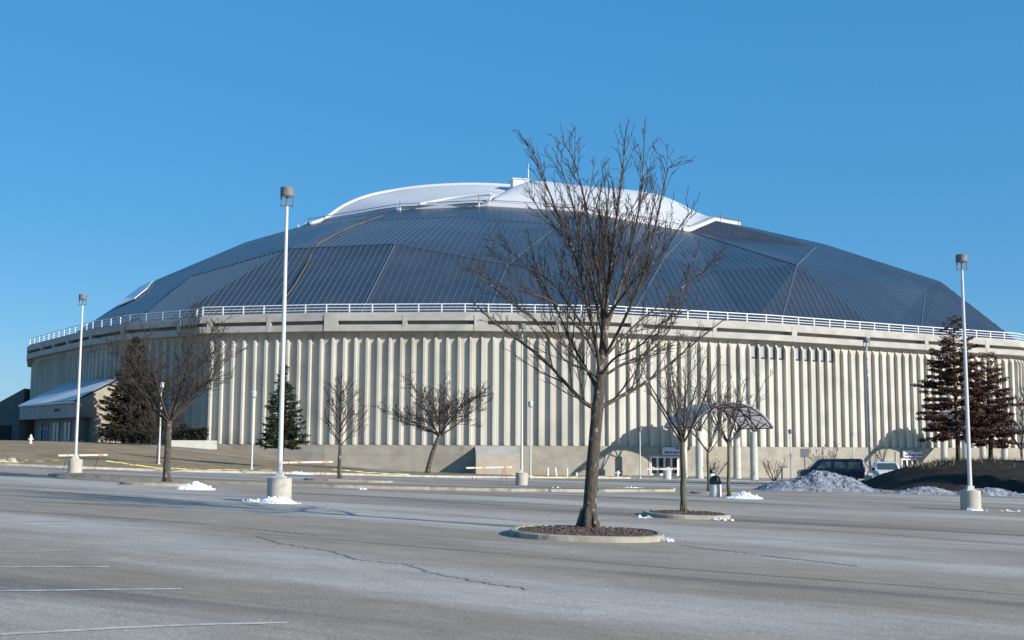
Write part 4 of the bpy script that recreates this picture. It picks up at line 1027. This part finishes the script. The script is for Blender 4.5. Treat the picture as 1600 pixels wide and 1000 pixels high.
bare(668, 0, 104, 578, 'low spreading bare crab apple leaning beside the arena wall', 25, .20, .38, 5.0, 10, up=.62, lean=1.2, mt=M['bark'], group='bare trees on the lawn', P=dict(wob=(.12, .14, .14, .14), trop=(.02, .1, .1, .1), dens=(2.6, 3.0, 2.4, 1.5), ang=(30, 65), minl=.35))
pg = ghit(260, 757)
bare(260, 757, pg.y, 490, 'broad bare tree on the left roadside in front of the dark evergreen', 26, .15, .36, 3.6, 10, up=.75, mt=M['bark'], P=dict(dens=(4.0, 3.8, 3.0, 2), ang=(28, 60)))
bare(247, 0, 93, 610, 'small bare tree on the brown lawn behind the roadside tree', 27, .09, .28, 3.2, 8, up=.7, group='bare trees on the lawn', mt=M['bark'])
bare(1596, 0, 88, 560, 'bare tree cut off by the right edge of the picture', 28, .10, .3, 2.4, 8, up=.9, group='bare trees on the lawn', mt=M['bark'], P=dict(dens=(2, 2.2, 2, 2)))
def shrub(px, Y, topy, label, seed, spread=1.2):
    p = gat(px, Y, .1); root = tag(empty('bare_shrub', p), label, 'shrub', 'leafless shrubs by the arena wall'); t = Tree(seed, .016); H = aty(px, topy, Y)[2]-p.z
    PP = dict(seg=(.3, .25, .2), wob=(.1, .14, .14), trop=(.1, .1, .1), dens=(2.2, 2.0, 1.5), t0=(.2, .2, .2), ang=(22, 50), ratio=(.45, .5, .5), minl=.3, max=2, lift=.2, minz=0)
    for k in range(8):
        az = k*2.4; d = Vector((math.cos(az)*spread, math.sin(az)*spread, 1.5+t.r.random())); t.grow(Vector((math.cos(az)*.1, math.sin(az)*.1, -.1)), d, H*t.r.uniform(.8, 1.1), .05, 0, PP)
    t.crown.build('branches', M['twig'], root)
shrub(1208, 138, 715, 'small leafless shrub right of the canopy columns', 31)
shrub(1290, 136, 690, 'larger leafless shrub behind the blue van', 32)
shrub(1117, 140, 715, 'leafless shrub between the pairs of canopy columns', 33, .8)

def conifer(root, H, rb, z0, m, seed, dens=1.0, gap=0, ns=.30, brown=False):
    rd = random.Random(seed); tk = MB(); tk.tube([(0, 0, -.2), (0, 0, H*.5), (0, 0, H*.97)], [rb*.06+.06, rb*.04+.03, .02], 8); tk.build('trunk', M['bark'], root)
    b = MB(); nb = int(H*17*dens); 
    for k in range(nb):
        f = (k+rd.random())/nb; z = z0+(H-z0)*f; L = rb*(1-f)**.85*rd.uniform(.62, 1.12)+.15; az = k*2.399+rd.uniform(-.4, .4); ca, sa = math.cos(az), math.sin(az)
        droop = rd.uniform(.02, .28); pts = []
        for i in range(5):
            t = i/4; pts.append(Vector((ca*L*t, sa*L*t, z+L*(.10*t-droop*t*t+.16*t**4))))
        b.tube(pts, [.03*(1-f)+.01]*4+[.006], 3, cap=False)
        nn_ = int(8+L*20*dens)
        for _ in range(nn_):
            t = rd.random()**.6; i = min(3, int(t*4)); p = pts[i].lerp(pts[i+1], t*4-i)
            if noise.noise(p*1.6+Vector((seed, 0, 0))) < gap-.25: continue
            wd = ns*rd.uniform(.5, 1.2)*(1.15-f*.5); sp_ = (1-t)*.35*L*.5+.12
            q = p+Vector((rd.uniform(-sp_, sp_), rd.uniform(-sp_, sp_), rd.uniform(-.13, .05)))
            for _k in range(3):
                d = Vector((ca+rd.uniform(-.9, .9), sa+rd.uniform(-.9, .9), rd.uniform(-.7, .35))).normalized()*wd; s = d.cross(Vector((rd.uniform(-1, 1), rd.uniform(-1, 1), 1))).normalized()*wd*.16
                b.add([q-s, q+s, q+d], [(0, 1, 2)])
    b.build('crown', m, root)
p = gat(441, 100, .1); Hs = aty(441, 570, p.y)[2]-p.z
r_ = tag(empty('spruce_tree', p), 'small dark green spruce seen behind the tall left lamp pole', 'tree', 'evergreens before the arena'); conifer(r_, Hs, 2.2, 1.7, M['needle'], 41, 1.3, .06)
p = gat(206, 148.5, .1); Hs = aty(206, 526, p.y)[2]-p.z
r_ = tag(empty('spruce_tree', p), 'large brownish dark evergreen at the corner beside the left entrance lobby', 'tree', 'evergreens before the arena'); conifer(r_, Hs, 5.0, .5, M['needle_brown'], 42, 1.3, .04, .5)
# low dark hedge
def hedge(px0, px1, Y0, Y1, h_, label, seed):
    a = gat(px0, Y0, .1); c = gat(px1, Y1, .1); root = tag(empty('hedge', (a+c)/2), label, 'hedge', 'dark clipped hedges at the corner'); rd = random.Random(seed); b = MB(); mid = (a+c)/2; L = (c-a).length
    for _ in range(int(L*420)):
        t = rd.random(); p = a.lerp(c, t); p.z = T(p.x, p.y)+.1; hh = h_*(.75+.4*noise.noise(Vector((t*9, seed, 0)))); q = p-mid+Vector((rd.uniform(-.2, .2), rd.gauss(0, .6), hh*math.sqrt(rd.random())))
        d = Vector((rd.uniform(-1, 1), rd.uniform(-1, 1), rd.uniform(-.5, 1))).normalized()*.35; s = d.cross(Vector((rd.random(), rd.random(), 1))).normalized()*.09; b.add([q-s, q+s, q+d], [(0, 1, 2)])
    b.build('foliage', M['hedge'], root)
hedge(158, 240, 142, 141, 2.0, 'long dark hedge below the left entrance lobby wall', 3)
hedge(226, 322, 147, 146.5, 3.0, 'dark hedge at the foot of the shaded arena corner', 4)
b = MB(); p = gat(300, 144, .1); b.box((0, 0, .35), (6.0, .4, 1.1), .2); o = b.build('planter_wall', M['col']); o.location = p; tag(o, 'low pale concrete wall under the hedge at the arena corner', 'wall')

# unseen spruces added beyond the right edge of the frame to shade the mound
for i, (x, y, h_) in enumerate(((45, 57.5, 10.5), (50.5, 62, 12), (57, 66, 11))):
    r_ = tag(empty('spruce_tree', (x, y, T(x, y))), ('shorter spruce added for shade nearest the lot, out past the right lamp post', 'tallest spruce added for shade out past the right lamp post', 'farthest spruce added for shade out past the right lamp post')[i], 'tree', 'unseen spruces added to shade the dark mound'); conifer(r_, h_, 3.4, .4, M['needle'], 60+i, .9, -.1, .7)
# oaks with brown leaves held on
def oak(px, Y, topy, label, seed, spread, dens=1.0):
    p = mz(px, Y); root = tag(empty('oak_tree', p), label, 'tree', 'oaks keeping brown leaves on the dark mound'); H = aty(px, topy, p.y)[2]-p.z; rd = random.Random(seed)
    tk = MB(); tk.tube([(0, 0, -.3), (0.02, 0, H*.2), (-.03, .02, H*.5), (0, 0, H*.8), (0.03, 0, H)], [.17, .13, .10, .05, .012], 9)
    br = MB(); lf = MB(); nb = int(92*dens)
    for k in range(nb):
        f = (k+rd.random())/nb; z = H*(.14+.82*f); L = spread*min(1, (1.04-f)**.62)*rd.uniform(.62, 1.1)*(.75 if f < .06 else 1); az = k*2.399+rd.uniform(-.3, .3); ca, sa = math.cos(az), math.sin(az); slope = -.18+.75*f+rd.uniform(-.1, .1)
        pts = [Vector((ca*L*t+rd.uniform(-.05, .05), sa*L*t+rd.uniform(-.05, .05), z+L*slope*t*(1-.2*t))) for t in (0, .25, .5, .75, 1)]; pts[0] = Vector((0, 0, z))
        br.tube(pts, [.035*(1-f)+.014, .025, .02, .015, .01], 4, cap=False)
        for j in range(int(5+L*7)):
            t = rd.uniform(.2, 1); i = min(3, int(t*4)); q = pts[i].lerp(pts[i+1], t*4-i); a2 = az+rd.choice((-1, 1))*rd.uniform(.4, 1.1); l2 = (.25+L*.25*(1-t))*rd.uniform(.7, 1.3)
            e = q+Vector((math.cos(a2)*l2, math.sin(a2)*l2, rd.uniform(-.10, .15)*l2)); br.tube([q, e], [.010, .007], 3, cap=False)
            if f > .80 and rd.random() < .75: continue
            dn = 25 if f < .62 else 12
            for _ in range(int(dn*l2*2.4*(1 if noise.noise(e*1.1+Vector((seed, 0, 0))) > -.18 else .25))):
                c = q.lerp(e, rd.uniform(.2, 1.1))+Vector((rd.gauss(0, .07), rd.gauss(0, .07), rd.gauss(-.03, .05))); s = rd.uniform(.05, .095)
                d = Vector((rd.uniform(-1, 1), rd.uniform(-1, 1), rd.uniform(-1, .3))).normalized()*s; w_ = d.cross(Vector((rd.uniform(-1, 1), rd.uniform(-1, 1), rd.uniform(-1, 1)))).normalized()*s*.55
                lf.add([c-d, c+w_, c+d, c-w_], [(0, 1, 2, 3)])
    tk.build('trunk', M['bark'], root, smooth=True); crn = br.build('crown', M['twig'], root); lf.build('leaves', M['oakleaf'], crn)
oak(1497, 75, 488, 'larger oak with dense dark brown leaves left of the right lamp pole', 51, 3.2, 1.15)
oak(1548, 77, 545, 'smaller brown leaved oak right of the right lamp pole', 52, 2.5, .9)

# ------------------------------------------------------------------ vehicles
def loft_body(b, secs, mi=0):
    n = len(secs[0]); vs = sum([list(s) for s in secs], []); fs = []
    for i in range(len(secs)-1):
        for k in range(n): k2 = (k+1) % n; fs.append((i*n+k, i*n+k2, (i+1)*n+k2, (i+1)*n+k))
    fs.append(tuple(range(n-1, -1, -1))); fs.append(tuple((len(secs)-1)*n+k for k in range(n))); b.add(vs, fs, mi)
def body_from_profile(b, prof, W, zin, tumble, mi=0):
    """side profile (x,z) extruded across y with rounded shoulders and tumblehome"""
    secs = []
    for yy, sh in ((-1, .10), (-.97, .03), (-.9, 0), (.9, 0), (.97, .03), (1, .10)):
        s = []
        for x, z in prof:
            k = 1-tumble*max(0, (z-zin)); cx = sum(p[0] for p in prof)/len(prof)
            s.append((cx+(x-cx)*(1-sh*.15), yy*W/2*k, z-(sh if z > zin+.5 else 0)*.6))
        secs.append(s)
    loft_body(b, secs, mi)
def wheel(parent, x, y, r=.36):
    b = MB(); b.tube([(x, y-.11, r), (x, y+.11, r)], r, 20); w_ = b.build('wheel', M['tyre'], parent)
    b = MB(); s = -1 if y < 0 else 1; b.tube([(x, y+s*.08, r), (x, y+s*.13, r)], r*.58, 14); b.build('rim', M['chrome'], w_)
# blue passenger van, nose to the left
VY = 95; vp = gat(1299, VY); van = tag(empty('passenger_van', vp), 'dark blue passenger van parked behind the dirty snow heap, nose to the left', 'van')
b = MB(); prof = [(-2.75, .45), (-2.8, .95), (-2.62, 1.12), (-1.95, 1.25), (-1.25, 1.98), (-1.0, 2.06), (2.25, 2.10), (2.42, 2.0), (2.55, 1.0), (2.5, .42)]
body_from_profile(b, prof, 2.0, 1.1, .10); b.build('body', M['vanblue'], van)
b = MB(); b.box((-.35, 0, .40), (.001, .001, .001))
for x0, x1, nm in ((-.85, -.25, 0), (.05, 1.0, 0), (1.1, 2.15, 0)):
    for s in (-1, 1):
        b = MB(); 
        y0 = s*1.005; 
        pts = [(x0 if x0 > -.8 else -1.45, y0*.985, 1.28), (x1, y0*.985, 1.28), (x1, y0*.93, 1.82), (x0, y0*.93, 1.82)]
        pts2 = [(x, y-s*.05, z) for x, y, z in pts]; b.add(pts+pts2, [(0, 1, 2, 3), (7, 6, 5, 4), (0, 4, 5, 1), (1, 5, 6, 2), (2, 6, 7, 3), (3, 7, 4, 0)])
        b.build('side_window', M['carglass'], van)
b = MB(); b.add([(-1.93, -.82, 1.30), (-1.93, .82, 1.30), (-1.30, .76, 1.93), (-1.30, -.76, 1.93)], [(0, 1, 2, 3)]); b.add([(-1.96, -.82, 1.30), (-1.96, .82, 1.30), (-1.33, .76, 1.93), (-1.33, -.76, 1.93)], [(3, 2, 1, 0)]); b.build('windscreen', M['carglass'], van)
b = MB(); b.box((2.50, 0, 1.25), (.10, 1.75, 1.35)); b.build('rear_door', M['vanwhite'], van)
for s in (-1, 1):
    b = MB(); b.box((2.57, s*.88, 1.2), (.06, .14, .45)); b.build('tail_light', M['lightlens'], van)
    b = MB(); b.box((-2.78, s*.72, .86), (.08, .3, .18)); b.build('headlight', M['lampglass'], van)
    wheel(van, -1.85, s*.88); wheel(van, 1.6, s*.88)
b = MB(); b.box((-2.85, 0, .5), (.14, 1.9, .2)); b.build('bumper', M['chrome'], van); b = MB(); b.box((2.62, 0, .5), (.12, 1.9, .2)); b.build('bumper', M['chrome'], van)
b = MB(); b.box((-1.45, -1.12, 1.38), (.08, .18, .26)); b.build('mirror', M['black'], van)
van.scale = (.96,)*3; van.rotation_euler = (0, 0, R(-6))
# white pickup facing the camera
pp = gat(1382, 92); pk = tag(empty('pickup_truck', pp), 'white pickup facing the camera at the left foot of the dark mound', 'pickup truck')
b = MB(); prof = [(-2.55, .5), (-2.6, 1.0), (-2.45, 1.1), (-1.3, 1.15), (-.75, 1.72), (-.4, 1.80), (.55, 1.80), (.75, 1.7), (.8, 1.12), (2.7, 1.1), (2.72, .5)]
body_from_profile(b, prof, 1.95, 1.1, .28); b.build('body', M['vanwhite'], pk)
b = MB(); b.add([(-1.24, -.80, 1.20), (-1.24, .80, 1.20), (-.79, .70, 1.70), (-.79, -.70, 1.70)], [(0, 1, 2, 3)]); b.add([(-1.28, -.80, 1.21), (-1.28, .80, 1.21), (-.83, .70, 1.71), (-.83, -.70, 1.71)], [(3, 2, 1, 0)]); b.build('windscreen', M['carglass'], pk)
b = MB(); b.box((-2.60, 0, .84), (.08, 1.1, .30)); b.build('grille', M['black'], pk)
b = MB(); b.box((-2.68, 0, .52), (.14, 1.9, .2)); b.build('bumper', M['chrome'], pk)
for s in (-1, 1):
    b = MB(); b.box((-2.60, s*.74, .86), (.09, .3, .22)); b.build('headlight', M['lampglass'], pk)
    b = MB(); b.box((-.95, s*1.08, 1.25), (.08, .2, .2)); b.build('mirror', M['black'], pk)
    b = MB(); b.add([(-.75, s*.965, 1.2), (.5, s*.965, 1.2), (.5, s*.83, 1.68), (-.5, s*.83, 1.68)], [(0, 1, 2, 3)]); b.build('side_window', M['carglass'], pk)
    wheel(pk, -1.75, s*.86); wheel(pk, 1.7, s*.86)
pk.rotation_euler = (0, 0, R(90-8))
